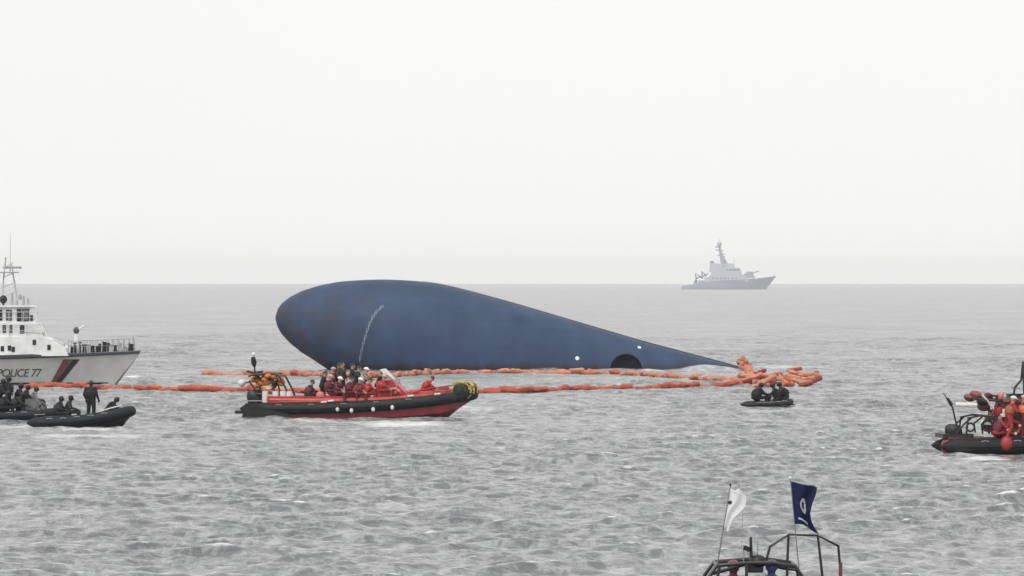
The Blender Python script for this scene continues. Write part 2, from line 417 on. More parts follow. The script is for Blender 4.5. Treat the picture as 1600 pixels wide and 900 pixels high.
    a5 = N(nt_, 'ShaderNodeMath', operation='MULTIPLY_ADD'); a5.inputs[1].default_value = -1.6; nt_.links.new(n5.outputs['Fac'], a5.inputs[0]); nt_.links.new(sp.outputs['Z'], a5.inputs[2])
    m5 = N(nt_, 'ShaderNodeMapRange'); m5.inputs['From Min'].default_value = -0.1; m5.inputs['From Max'].default_value = -0.75; m5.inputs['To Max'].default_value = 0.9
    nt_.links.new(a5.outputs[0], m5.inputs['Value'])
    c5 = N(nt_, 'ShaderNodeMix', data_type='RGBA'); c5.inputs[7].default_value = (0.034, 0.018, 0.022, 1)
    nt_.links.new(m5.outputs['Result'], c5.inputs[0]); nt_.links.new(mc.outputs[2], c5.inputs[6])
    # blotchy faded paint and run-off streaks
    n6 = N(nt_, 'ShaderNodeTexNoise'); n6.inputs['Scale'].default_value = 0.5; n6.inputs['Detail'].default_value = 8; n6.inputs['Roughness'].default_value = .68
    mp6 = N(nt_, 'ShaderNodeMapping'); mp6.inputs['Scale'].default_value = (1.0, .6, .3)
    nt_.links.new(tc.outputs['Object'], mp6.inputs['Vector']); nt_.links.new(mp6.outputs['Vector'], n6.inputs['Vector'])
    m6 = N(nt_, 'ShaderNodeMapRange'); m6.inputs['From Min'].default_value = .3; m6.inputs['From Max'].default_value = .7; m6.inputs['To Min'].default_value = .80; m6.inputs['To Max'].default_value = 1.15
    nt_.links.new(n6.outputs['Fac'], m6.inputs['Value'])
    v6 = N(nt_, 'ShaderNodeVectorMath', operation='SCALE'); nt_.links.new(c5.outputs[2], v6.inputs[0]); nt_.links.new(m6.outputs['Result'], v6.inputs['Scale'])
    nt_.links.new(v6.outputs[0], b.inputs['Base Color'])
    b.inputs['Roughness'].default_value = 0.62; b.inputs['Specular IOR Level'].default_value = 0.3
    # shallow plate buckling
    n4 = N(nt_, 'ShaderNodeTexNoise'); n4.inputs['Scale'].default_value = 0.45; n4.inputs['Detail'].default_value = 2
    nt_.links.new(tc.outputs['Object'], n4.inputs['Vector'])
    bp = N(nt_, 'ShaderNodeBump'); bp.inputs['Strength'].default_value = 0.35; bp.inputs['Distance'].default_value = 0.12
    nt_.links.new(n4.outputs['Fac'], bp.inputs['Height']); nt_.links.new(bp.outputs[0], b.inputs['Normal'])
    me.materials.append(m)
    tunnel = mat('tunnel_dark', (0.022, 0.032, 0.055), 0.7, 0.3, 2)
    me.materials.append(tunnel)
    hull = put('hull', me, None, t)
    # cutter
    cx = fx(977) - ox; cz = fz(578)
    def bvh_of(o_): return BVHTree.FromPolygons([v.co.copy() for v in o_.data.vertices], [tuple(p.vertices) for p in o_.data.polygons])
    bv = bvh_of(hull)
    hit = bv.ray_cast(Vector((cx, -40, 0.3)), Vector((0, 1, 0)))[0]
    yh = hit.y if hit else -2
    cm = MB().tube([(cx + 0.05, yh - 2.0, cz - 0.0), (cx, yh + 1.7, cz - 0.0)], [1.42, 1.30], 28).mesh('cutter')
    cm.materials.append(tunnel)
    co = put('cutter', cm, None, None, t.location)
    bpy.context.view_layer.update()
    md = hull.modifiers.new('cut', 'BOOLEAN'); md.object = co; md.operation = 'DIFFERENCE'; md.solver = 'EXACT'
    try: md.material_mode = 'TRANSFER'
    except Exception: pass
    bpy.context.view_layer.update()
    dg = bpy.context.evaluated_depsgraph_get()
    me2 = bpy.data.meshes.new_from_object(hull.evaluated_get(dg))
    hull.modifiers.clear(); hull.data = me2; me2.name = 'hull'
    bpy.data.objects.remove(co)
    # rim round the opening
    rim = MB()
    pts = []
    for i in range(33):
        a = 2 * math.pi * i / 32
        p = bv.ray_cast(Vector((cx + 1.43 * math.cos(a), -40, cz + 1.43 * math.sin(a))), Vector((0, 1, 0)))[0]
        if p: pts.append((p.x, p.y - 0.02, p.z))
    rim.tube(pts, 0.035, 6); rim.build('tunnel_rim', mat('keel_blue', (0.05, 0.07, 0.11), 0.6, 0.2, 2), t, True)
    # painted draught figures down the bulb
    dr = [(599, 479), (594, 483), (589, 488), (585, 494), (582, 500), (579, 507), (576.5, 514), (574, 521), (572, 528), (570, 535), (568, 542), (566.5, 549), (565, 556), (564, 563)]
    dr = [(dr[0][0] + 0, dr[0][1])] + [((1 - f_) * a[0] + f_ * b_[0], (1 - f_) * a[1] + f_ * b_[1]) for a, b_ in zip(dr[:-1], dr[1:]) for f_ in (.5, 1.0)]
    for i, (px, py) in enumerate(dr):
        d = Vector((fx(px) - ox, 0, fz(py)))
        mb = MB()
        shapes = [[(-.14, -.15, .05, .30), (.08, -.15, .05, .30), (-.05, .10, .16, .05)], [(-.11, -.15, .22, .05), (-.11, .0, .22, .05), (-.11, .12, .22, .05), (-.11, -.15, .05, .17)], [(-.02, -.15, .06, .30)]][i % 3]
        for (sx, sz, wx, wz) in shapes:
            q = []
            sx, sz, wx, wz = [q_ * .7 for q_ in (sx, sz, wx, wz)]
            for (ax, az_) in ((sx, sz), (sx + wx, sz), (sx + wx, sz + wz), (sx, sz + wz)):
                X, Z_ = d.x + ax, d.z + az_
                p = bv.ray_cast(Vector((X, -40, Z_)), Vector((0, 1, 0)))[0]
                q.append((X, (p.y if p else 0) - 0.03, Z_))
            mb.add(q + [(a, b_ + 0.02, c) for a, b_, c in q], [(0, 1, 2, 3), (7, 6, 5, 4), (0, 4, 5, 1), (1, 5, 6, 2), (2, 6, 7, 3), (3, 7, 4, 0)])
        mb.build('draught_mark', mat('mark_white', (0.34, 0.39, 0.44), 0.6, 0.25, 6), t)
    # two pale discs (thruster symbols) and a fender like fitting at the sunken end
    for (px, py, r) in ((901, 559, 0.17), (998, 543, 0.15)):
        p = bv.ray_cast(Vector((fx(px) - ox, -40, fz(py))), Vector((0, 1, 0)))
        if p[0]:
            nrm = p[1]
            MB().tube([p[0] - nrm * 0.05, p[0] + nrm * 0.06], r, 14).build('white_mark', M_WHITE, t)
    # keel bar along the ridge
    kp = []
    for px in np.linspace(660, 1158, 40):
        X = fx(px) - ox
        p = bv.ray_cast(Vector((X, 0, 40)), Vector((0, 0, -1)))[0]
        if p: kp.append((p.x, p.y, p.z + 0.02))
    MB().tube(kp, list(np.linspace(0.01, 0.09, len(kp))), 6).build('keel_bar', mat('keel_blue', (0.05, 0.07, 0.11), 0.6, 0.2, 2), t, True)
    return t
build_ferry()

# ------------------------------------------------------------------ orange containment booms
M_BOOM = [mat('boom_orange', (0.42, 0.080, 0.035), 0.6, 0.28, 1.6, bump=0.3, tint=(0.35, 0.08, 0.05)),
          mat('boom_faded', (0.50, 0.20, 0.12), 0.65, 0.25, 1.6, bump=0.3),
          mat('boom_red', (0.24, 0.035, 0.024), 0.6, 0.3, 1.6, bump=0.3)]
M_SKIRT = mat('boom_skirt', (0.20, 0.04, 0.03), 0.7, 0.3, 2)
def float_mesh(k, L=1.28, r=0.21):
    rr = random.Random(k); v = []; rings = []
    n = 10; prof = [(-0.5, 0.5), (-0.47, 0.78), (-0.36, 0.95), (-0.2, 0.9), (0.0, 1.08), (0.2, 0.92), (0.36, 0.98), (0.47, 0.78), (0.5, 0.5)]
    for (x, q) in prof:
        ring = []
        for j in range(n):
            a = 2 * math.pi * j / n
            d = q * r * (1 + rr.uniform(-0.17, 0.17))
            ring.append((x * L, d * math.cos(a) * 1.05, d * math.sin(a) * (0.95 if math.sin(a) > 0 else 0.8)))
        rings.append(ring)
    me = MB().loft(rings).mesh('float', True)
    me.materials.append(M_BOOM[k % 3]); return me
FLOATS = [float_mesh(k) for k in range(9)]
SKIRT = MB().box((0, 0, -0.2), (1.14, 0.03, 0.42)).mesh('skirt'); SKIRT.materials.append(M_SKIRT)
def path_samples(pts, step):
    out_ = []; d = 0.0; nxt = 0.0
    for a, b in zip(pts[:-1], pts[1:]):
        l = (b - a).length
        while nxt <= d + l:
            out_.append(a + (b - a) * ((nxt - d) / l)); nxt += step
        d += l
    return out_
def boom(label, pix, kinds=(0, 3, 6, 2, 5), zoff=0.20, step=1.05, amp_=0.12):
    # resample the traced line on the sea smoothly
    xs = np.array([p[0] for p in pix], float); ys = np.array([p[1] for p in pix], float)
    gx = np.arange(xs.min(), xs.max(), 4); gy = np.interp(gx, xs, ys); pad = np.pad(gy, 12, mode='edge'); gy = np.convolve(pad, np.ones(25) / 25, 'valid')
    fine = [at(x, y_) for x, y_ in zip(gx, gy)]
    t = thing('oil_boom', label, 'oil boom', (fine[0].x, fine[0].y, 0))
    P = path_samples(fine, step); o0 = Vector(t.location)
    for i, (a, b) in enumerate(zip(P[:-1], P[1:])):
        c = (a + b) / 2; dd = b - a
        z = 0.7 * sea_h(c.x, c.y) + zoff + random.uniform(-0.12, 0.06)
        rz = math.atan2(dd.y, dd.x) + random.uniform(-0.10, 0.10)
        loc = Vector((c.x, c.y, z)) - o0
        f = put('float', FLOATS[kinds[min(len(kinds) - 1, int(abs(random.gauss(0, 1.6))))]], None, t, loc, (random.uniform(0, 6.28), random.uniform(-0.10, 0.10), rz))
        sz = random.uniform(0.8, 1.2); f.scale = (1.0, sz, sz)
        s = put('skirt', SKIRT, None, t, loc, (0, 0, rz))
    return t
boom('orange oil boom floating in front, running from the black boats to the small dinghy', [(40, 606), (120, 608), (180, 609), (230, 612), (300, 613), (370, 613), (450, 615), (560, 617), (680, 616), (745, 614), (830, 615), (900, 611), (980, 610), (1080, 607), (1178, 604)])
boom('pale orange oil boom hugging the waterline of the capsized ferry', [(318, 586), (380, 588), (450, 586), (520, 590), (580, 593), (640, 587), (720, 583), (800, 585), (870, 585), (960, 585), (1020, 589), (1080, 594), (1172, 600)], (1, 4, 7, 0, 3))
# bunched tail end of the booms
def boom_heap():
    p0 = at(1215, 600); o0 = Vector((p0.x, p0.y, 0))
    t = thing('oil_boom', 'tangled heap of bunched orange boom at the sunken end of the ferry', 'oil boom', o0)
    rr = random.Random(5)
    for i in range(66):
        px = rr.uniform(1162, 1276); py = rr.uniform(590, 608) - (3 if px > 1240 else 0)
        p = at(px, py)
        z = 0.5 * sea_h(p.x, p.y) + rr.uniform(0.10, 0.55) * (1.0 if px < 1245 else 0.6)
        f = put('float', FLOATS[rr.choice([0, 1, 1, 4, 4, 7, 3, 2])], None, t, Vector((p.x, p.y, z)) - o0, (rr.uniform(0, 6), rr.uniform(-0.5, 0.5), rr.uniform(-1.1, 1.1)))
        s_ = rr.uniform(0.7, 1.05); f.scale = (s_, s_ * 0.9, s_ * 0.9)
    # length of boom pulled up over the end of the hull
    D = 484.0
    for (px, py, ry) in ((1163, 569, 1.15), (1167, 577, 1.35), (1170, 586, 1.2), (1174, 595, 1.0), (1161, 572, 1.3), (1176, 588, 0.9), (1166, 590, 1.5), (1160, 579, 1.2), (1169, 581, 1.0), (1180, 594, .5), (1186, 597, .3), (1172, 574, 1.4)):
        p = at(px, py, D)
        f = put('float', FLOATS[1 + 3 * (px % 3)], None, t, Vector((p.x, p.y + rr.uniform(-0.3, 0.3), p.z)) - o0, (rr.uniform(0, 6), ry, rr.uniform(-0.3, 0.3)))
        f.scale = (0.6, 1.0, 1.0)
    for k in range(16):
        py = 572 + 2.0 * k; px = 1161 + k * .9 + rr.uniform(-4, 6)
        p = at(px, max(py, 580)); z = 0.25 + (.30 if k < 4 else 0) + rr.uniform(0, .4)
        f = put('float', FLOATS[1 + 3 * (k % 3)], None, t, Vector((p.x, p.y, z)) - o0, (rr.uniform(0, 6), rr.uniform(.2, 1.2), rr.uniform(-.8, .8)))
        f.scale = (rr.uniform(.5, .8), .95, .8)
    p = at(1155, 566, D)
    MB().ell((0, 0, 0), (0.22, 0.22, 0.25), 10, 6).build('black_end_fitting', M_BLACK, t, True, p - o0)
boom_heap()

# ------------------------------------------------------------------ people
def capsule(mb, a, b, ra, rb, n=10):
    a, b = Vector(a), Vector(b); d = (b - a); L = d.length
    if L < 1e-4: return
    d /= L
    pts = [a - d * ra * 0.97, a - d * ra * 0.7, a - d * 0.0, b, b + d * rb * 0.7, b + d * rb * 0.97]
    mb.tube(pts, [ra * 0.22, ra * 0.72, ra, rb, rb * 0.72, rb * 0.22], n)
POSES = {}
def make_pose(name, J, arm_l, arm_r, leg_l, leg_r, look=(1, 0, 0)):
    """J: pelvis, chest, neck, head; arms: shoulder, elbow, wrist, fingertips direction; legs: hip, knee, ankle"""
    V3 = Vector
    mb = MB(); bones = []
    def cap(a, b, ra, rb, m): capsule(mb, a, b, ra, rb); bones.append((V3(a), V3(b), m))
    pel, che, nec, hed = [V3(J[k]) for k in ('pelvis', 'chest', 'neck', 'head')]
    mid = (pel + che) / 2
    for sy in (-1, 1):
        o = V3((0, 0.07 * sy, 0))
        cap(pel + o, mid + o, 0.125, 0.115, 0); cap(mid + o, che + o * 1.2, 0.12, 0.135, 0); cap(che + o * 1.2, nec + o * 0.8 - V3((0, 0, 0.06)), 0.13, 0.085, 0)
    cap(nec - V3((0, 0, 0.06)), hed - (hed - nec) * 0.3, 0.065, 0.06, 1)
    # head with face
    up = (hed - nec).normalized(); fw = V3(look).normalized(); fw = (fw - up * fw.dot(up)).normalized(); sd_ = up.cross(fw)
    m3 = Matrix((fw, sd_, up)).transposed()
    def hp(x, y, z): return hed + m3 @ V3((x, y, z))
    hv = MB().ell((0, 0, 0), (0.098, 0.078, 0.118), 16, 12)
    mb.add([hed + m3 @ V3(p) for p in hv.v], hv.f)
    cap(hp(0.03, 0, -0.075), hp(0.065, 0, -0.085), 0.055, 0.035, 1)          # jaw, chin
    cap(hp(0.095, 0, 0.01), hp(0.118, 0, -0.025), 0.012, 0.020, 1)           # nose
    cap(hp(0.088, -0.03, 0.03), hp(0.088, 0.03, 0.03), 0.016, 0.016, 1)       # brow
    cap(hp(0.094, -0.02, -0.058), hp(0.094, 0.02, -0.058), 0.011, 0.011, 1)   # lips
    for sy in (-1, 1): cap(hp(0, 0.08 * sy, 0.015), hp(-0.008, 0.085 * sy, -0.03), 0.018, 0.014, 1)   # ears
    bones.append((hed, hed + up * 0.01, 1))
    for (sh, el, wr, fd), sy in ((arm_l, 1), (arm_r, -1)):
        sh, el, wr, fd = V3(sh), V3(el), V3(wr), V3(fd).normalized()
        cap(che + V3((0, 0.08 * sy, 0.08)), sh, 0.09, 0.078, 0)
        cap(sh, el, 0.070, 0.054, 0); cap(el, wr, 0.055, 0.038, 0)
        side = fd.cross(V3((0, 0, 1)));
        if side.length < 0.2: side = V3((1, 0, 0))
        side.normalize(); nrm = side.cross(fd).normalized()
        pk = wr + fd * 0.085
        for k in (-1, 0, 1): cap(wr + side * 0.012 * k, pk + side * 0.026 * k, 0.022, 0.018, 1)
        for k, ln in zip((-1.5, -0.5, 0.5, 1.5), (0.062, 0.075, 0.080, 0.068)):
            b0 = pk + side * 0.023 * k; b1 = b0 + fd * ln * 0.55 - nrm * 0.012; b2 = b1 + fd * ln * 0.3 - nrm * 0.03
            cap(b0, b1, 0.0115, 0.010, 1); cap(b1, b2, 0.010, 0.009, 1)
        ts = -1 if sy > 0 else 1
        b0 = wr + fd * 0.03 + side * 0.03 * ts; b1 = b0 + fd * 0.03 + side * 0.035 * ts; b2 = b1 + fd * 0.035 + side * 0.01 * ts - nrm * 0.012
        cap(b0, b1, 0.016, 0.0125, 1); cap(b1, b2, 0.0125, 0.010, 1)
    for (hi, kn, an, toe), sy in ((leg_l, 1), (leg_r, -1)):
        hi, kn, an, toe = map(V3, (hi, kn, an, toe))
        cap(hi, kn, 0.108, 0.072, 0); cap(kn, kn + (an - kn) * 0.35, 0.072, 0.070, 0); cap(kn + (an - kn) * 0.35, an, 0.070, 0.050, 0)
        heel = an - (toe - an) * 0.25; heel.z = min(an.z, toe.z)
        cap(an, an + V3((0, 0, -0.02)), 0.055, 0.055, 2); cap(heel, toe, 0.048, 0.042, 2)
    me = mb.mesh('body')
    o = bpy.data.objects.new('tmp', me); COL.objects.link(o)
    md = o.modifiers.new('r', 'REMESH'); md.mode = 'VOXEL'; md.voxel_size = 0.0145; md.use_smooth_shade = True
    sm = o.modifiers.new('s', 'SMOOTH'); sm.factor = 0.5; sm.iterations = 2
    bpy.context.view_layer.update()
    me2 = bpy.data.meshes.new_from_object(o.evaluated_get(bpy.context.evaluated_depsgraph_get()))
    bpy.data.objects.remove(o); me2.name = 'body_' + name
    co = np.empty(len(me2.polygons) * 3); me2.polygons.foreach_get('center', co); co = co.reshape(-1, 3)
    best = np.full(len(co), 1e9); mi = np.zeros(len(co), int)
    for a, b, m in bones:
        a_, b_ = np.array(a), np.array(b); d = b_ - a_; L2 = d.dot(d) + 1e-9
        tt = np.clip(((co - a_) @ d) / L2, 0, 1); ds = np.linalg.norm(co - (a_ + tt[:, None] * d), axis=1)
        u = ds < best; best[u] = ds[u]; mi[u] = m
    for sy in (-1, 1):
        e = np.array(hp(0.092, 0.032 * sy, 0.008)); mi[np.linalg.norm(co - e, axis=1) < 0.016] = 3
    hl = (co - np.array(hed)) @ np.array(m3)
    mi[(np.abs(hl[:, 2]) < 0.13) & (np.linalg.norm(hl, axis=1) < 0.135) & (mi == 0) & (hl[:, 2] > -0.07)] = 1
    for _ in range(4): me2.materials.append(None)
    me2.polygons.foreach_set('material_index', mi.astype(np.int32))
    me2.polygons.foreach_set('use_smooth', np.ones(len(mi), bool))
    me2.update()
    # children: helmet, hair, vest meshes
    def tr(mb_): mb_.v = [tuple(hed + m3 @ V3(p)) for p in mb_.v]; return mb_
    hel = MB().ell((-0.005, 0, 0.025), (0.128, 0.108, 0.118), 14, 8, zmin=0.05)
    hel.tube([(0.06, -0.09, 0.035), (0.15, -0.05, 0.03), (0.165, 0, 0.03), (0.15, 0.05, 0.03), (0.06, 0.09, 0.035)], 0.012, 6)
    hel = tr(hel).mesh('helmet', True)
    hair = tr(MB().ell((-0.016, 0, 0.022), (0.103, 0.089, 0.115), 14, 8, zmin=-0.25)).mesh('hair', True)
    vr = []
    ax = (che - pel).normalized()
    for q, (rx, ry) in ((0.25, (0.175, 0.235)), (0.5, (0.19, 0.25)), (0.8, (0.20, 0.262)), (1.05, (0.19, 0.25)), (1.25, (0.15, 0.19))):
        c = pel + (che - pel) * q
        f_ = V3((1, 0, 0)); f_ = (f_ - ax * f_.dot(ax)).normalized(); s2 = ax.cross(f_)
        vr.append([c + f_ * rx * math.cos(a) + s2 * ry * math.sin(a) for a in [2 * math.pi * j / 16 for j in range(16)]])
    vest = MB().loft(vr).mesh('life_vest', True)
    POSES[name] = dict(body=me2, helmet=hel, hair=hair, vest=vest)

make_pose('stand', dict(pelvis=(0, 0, .96), chest=(0.01, 0, 1.26), neck=(0.0, 0, 1.46), head=(0.02, 0, 1.615)),
          ((0, .2, 1.40), (-.05, .27, 1.13), (.07, .25, .90), (.3, 0, -1)), ((0, -.2, 1.40), (-.04, -.28, 1.14), (.10, -.26, .92), (.4, 0, -1)),
          ((0, .09, .92), (.03, .12, .49), (-.01, .14, .09), (.17, .17, .045)), ((0, -.09, .92), (.02, -.12, .49), (-.03, -.13, .09), (.15, -.16, .045)))
make_pose('reach', dict(pelvis=(-.04, 0, .93), chest=(0.04, 0, 1.22), neck=(0.08, 0, 1.42), head=(0.12, 0, 1.57)),
          ((.05, .2, 1.36), (.20, .26, 1.12), (.42, .18, 1.10), (1, 0, -.15)), ((.05, -.2, 1.36), (.18, -.27, 1.10), (.40, -.2, 1.06), (1, 0, -.15)),
          ((-.03, .09, .89), (.08, .12, .47), (-.03, .14, .09), (.15, .17, .045)), ((-.03, -.09, .89), (.02, -.12, .47), (-.14, -.13, .09), (.04, -.16, .045)))
make_pose('sit', dict(pelvis=(0, 0, .52), chest=(0.06, 0, .82), neck=(0.10, 0, 1.01), head=(0.15, 0, 1.16)),
          ((.08, .2, .95), (.14, .27, .70), (.36, .17, .64), (1, -.2, -.4)), ((.08, -.2, .95), (.12, -.27, .70), (.34, -.18, .64), (1, .2, -.4)),
          ((.03, .10, .50), (.44, .14, .52), (.42, .14, .09), (.60, .16, .045)), ((.03, -.10, .50), (.43, -.14, .52), (.46, -.13, .09), (.64, -.15, .045)))
make_pose('hunch', dict(pelvis=(0, 0, .45), chest=(0.17, 0, .70), neck=(0.28, 0, .86), head=(0.38, 0, .97)),
          ((.22, .2, .82), (.38, .25, .60), (.56, .14, .50), (1, -.2, -.4)), ((.22, -.2, .82), (.36, -.26, .58), (.55, -.15, .47), (1, .2, -.4)),
          ((.03, .10, .44), (.44, .15, .50), (.36, .15, .09), (.54, .17, .045)), ((.03, -.10, .44), (.42, -.15, .50), (.40, -.14, .09), (.58, -.16, .045)))
make_pose('kneel', dict(pelvis=(-.06, 0, .47), chest=(0.06, 0, .76), neck=(0.12, 0, .95), head=(0.18, 0, 1.09)),
          ((.08, .2, .88), (.24, .26, .66), (.45, .2, .62), (1, 0, -.3)), ((.08, -.2, .88), (.22, -.27, .66), (.44, -.2, .56), (1, 0, -.3)),
          ((-.03, .10, .44), (.28, .14, .08), (-.18, .14, .08), (-.34, .14, .05)), ((-.03, -.10, .44), (.36, -.13, .47), (.30, -.13, .09), (.48, -.14, .045)))

def person(label, pose, loc, rz=0, suit='black', head='hair', headmat=None, vest=None, parent_space=None, group=None, bulk=1.18, skin=None):
    """parent_space: the boat whose floor the person stands on; loc is then in the boat's local space"""
    P = POSES[pose]
    if parent_space is not None:
        bpy.context.view_layer.update()
        mw = parent_space.matrix_world
        loc = mw @ Vector(loc); rz = rz + parent_space.rotation_euler.z
    t = thing('person', label, 'person', loc, rz, group)
    t.scale = (bulk * 1.04, bulk * 1.04, 1.06 + (.08 if bulk > 1.3 else 0))
    b = put('body', P['body'], None, t)
    for i, m in enumerate((M_SUITS[suit], skin or M_SKIN, M_BOOT, M_HAIR)):
        b.material_slots[i].link = 'OBJECT'; b.material_slots[i].material = m
    h = bpy.data.objects.new('helmet' if head == 'helmet' else 'hair', P[head]); COL.objects.link(h); h.parent = t
    if not P[head].materials: P[head].materials.append(None)
    h.material_slots[0].link = 'OBJECT'; h.material_slots[0].material = headmat or M_HAIR
    if vest:
        v = bpy.data.objects.new('life_vest', P['vest']); COL.objects.link(v); v.parent = t
        if not P['vest'].materials: P['vest'].materials.append(None)
        v.material_slots[0].link = 'OBJECT'; v.material_slots[0].material = vest
    return t

# ------------------------------------------------------------------ inflatable boats
def rib(name, label, cat, loc, rz, L, W, r, z0, rise, tube_m, hull_m, deck_m, deckz, keel_clear=0.0, roll=0.0, pitch=0.0):
    t = thing(name, label, cat, loc, rot=(roll, pitch, rz))
    hw = W / 2 - r
    bl = min(L * 0.36, W * 1.5)          # length of the bow curve
    def zc(x): return z0 + rise * max(0, x / L) ** 2.6
    side = [(-0.55 * r * 2, z0 - 0.02), (0, None)]
    pts = []; rad = []
    st = [(-r * 2.2, 0.12), (-r * 1.6, 0.55), (-r * 0.6, 0.92), (0.0, 1.0)]
    for x, q in st: pts.append((x, -hw, zc(0))); rad.append(r * q)
    for i in range(1, 11):
        x = (L - r - bl) * i / 10; pts.append((x, -hw, zc(x))); rad.append(r)
    for i in range(1, 16):
        a = math.pi * i / 16 - math.pi / 2
        x = (L - r - bl) + bl * max(0, math.cos(a)) ** 0.8; pts.append((x, hw * math.copysign(abs(math.sin(a)) ** 1.15, math.sin(a)), zc(x))); rad.append(r * (0.92 + 0.08 * abs(math.sin(a))))
    half = [((p[0], hw, p[2]), q) for p, q in zip(pts[:14], rad[:14])][::-1]
    pts += [h[0] for h in half]; rad += [h[1] for h in half]
    tb = MB().tube(pts, rad, 14).build('inflatable_tube', tube_m, t, True)
    # rubbing strake round the tube and hull below
    sp = [(p[0], p[1] * (1 + 0) - (math.copysign(r * 1.0, -p[1]) if abs(p[1]) > 0.05 else 0), p[2]) for p in pts[3:14]]
    MB().tube(sp, 0.045, 6).build('rubbing_strake', M_BLACK, tb, True)
    MB().tube([(a, -b, c) for a, b, c in sp], 0.045, 6).build('rubbing_strake', M_BLACK, tb, True)
    for x in np.linspace(L * 0.12, L * 0.7, 5):
        for sy in (-1, 1):
            MB().tube([(x - 0.16, sy * (hw + r * 0.80), zc(x) + r * 0.62), (x, sy * (hw + r * 0.86), zc(x) + r * 0.72), (x + 0.16, sy * (hw + r * 0.80), zc(x) + r * 0.62)], 0.018, 5).build('grab_line', M_GREYP, tb)
    rings = []
    for i in range(15):
        s = i / 14; x = s * (L - r * 0.9)
        if x < L - r - bl: b = hw
        else:
            c = min(1, (x - (L - r - bl)) / bl) ** 1.25; b = hw * math.sqrt(max(0, 1 - c * c)) ** 0.9
        b = max(b, 0.03)
        top = zc(x) - r * 0.2; kz = -0.55 + (top + 0.40) * smoothstep(0.74, 1.0, s) ** 1.4
        ch = min(top - 0.02, (0.05 + zc(x) - z0) * 0.8 - 0.05)
        rings.append([(x, -b * 1.0, top), (x, -b * 0.96, max(kz, ch)), (x, -b * 0.5, (max(kz, ch) + kz) / 2 - 0.02), (x, 0, kz), (x, b * 0.5, (max(kz, ch) + kz) / 2 - 0.02), (x, b * 0.96, max(kz, ch)), (x, b, top)])
    MB().loft(rings).build('hull', hull_m, t, True)
    dr = []
    for i in range(15):
        s = i / 14; x = s * (L - r * 2.0)
        b = hw if x < L - r - bl else hw * math.sqrt(max(0.0, 1 - ((x - (L - r - bl)) / bl) ** 2))
        b = max(b, 0.05); z = deckz + (zc(x) - z0) * 0.85
        dr.append([(x, -b, z - 0.1), (x, b, z - 0.1), (x, b, z), (x, -b, z)])
    MB().loft(dr).build('deck', deck_m, t)
    MB().box((0.02, 0, z0), (0.12, 2 * hw, r * 1.5)).build('transom', hull_m, t)
    return t, zc, hw
def outboard(parent, x, y, z, s=1.0, m=M_BLACK):
    rings = []
    for q, (rx, ry) in ((0.0, (.26, .16)), (.12, (.34, .21)), (.34, (.36, .22)), (.50, (.30, .19)), (.58, (.16, .10))):
        rings.append([(x - 0.32 * s + rx * s * math.copysign(abs(math.cos(a)) ** .7, math.cos(a)) - q * 0.12 * s, y + ry * s * math.copysign(abs(math.sin(a)) ** .7, math.sin(a)), z + q * s * 1.25) for a in [2 * math.pi * j / 14 for j in range(14)]])
    e = MB().loft(rings).build('outboard_engine', m, parent, True)
    MB().box((x - 0.34 * s, y, z - 0.42 * s), (0.20 * s, 0.13 * s, 0.9 * s)).build('drive_leg', M_BLACK, e)
    MB().box((x - 0.02, y, z - 0.02), (0.3 * s, 0.25 * s, 0.22 * s)).build('bracket', M_BLACK, e)
    MB().box((x - 0.30 * s, y, z + 0.22 * s), (0.70 * s, 0.452 * s, 0.05 * s)).build('cowl_band', M_GREYP, e)
    return e

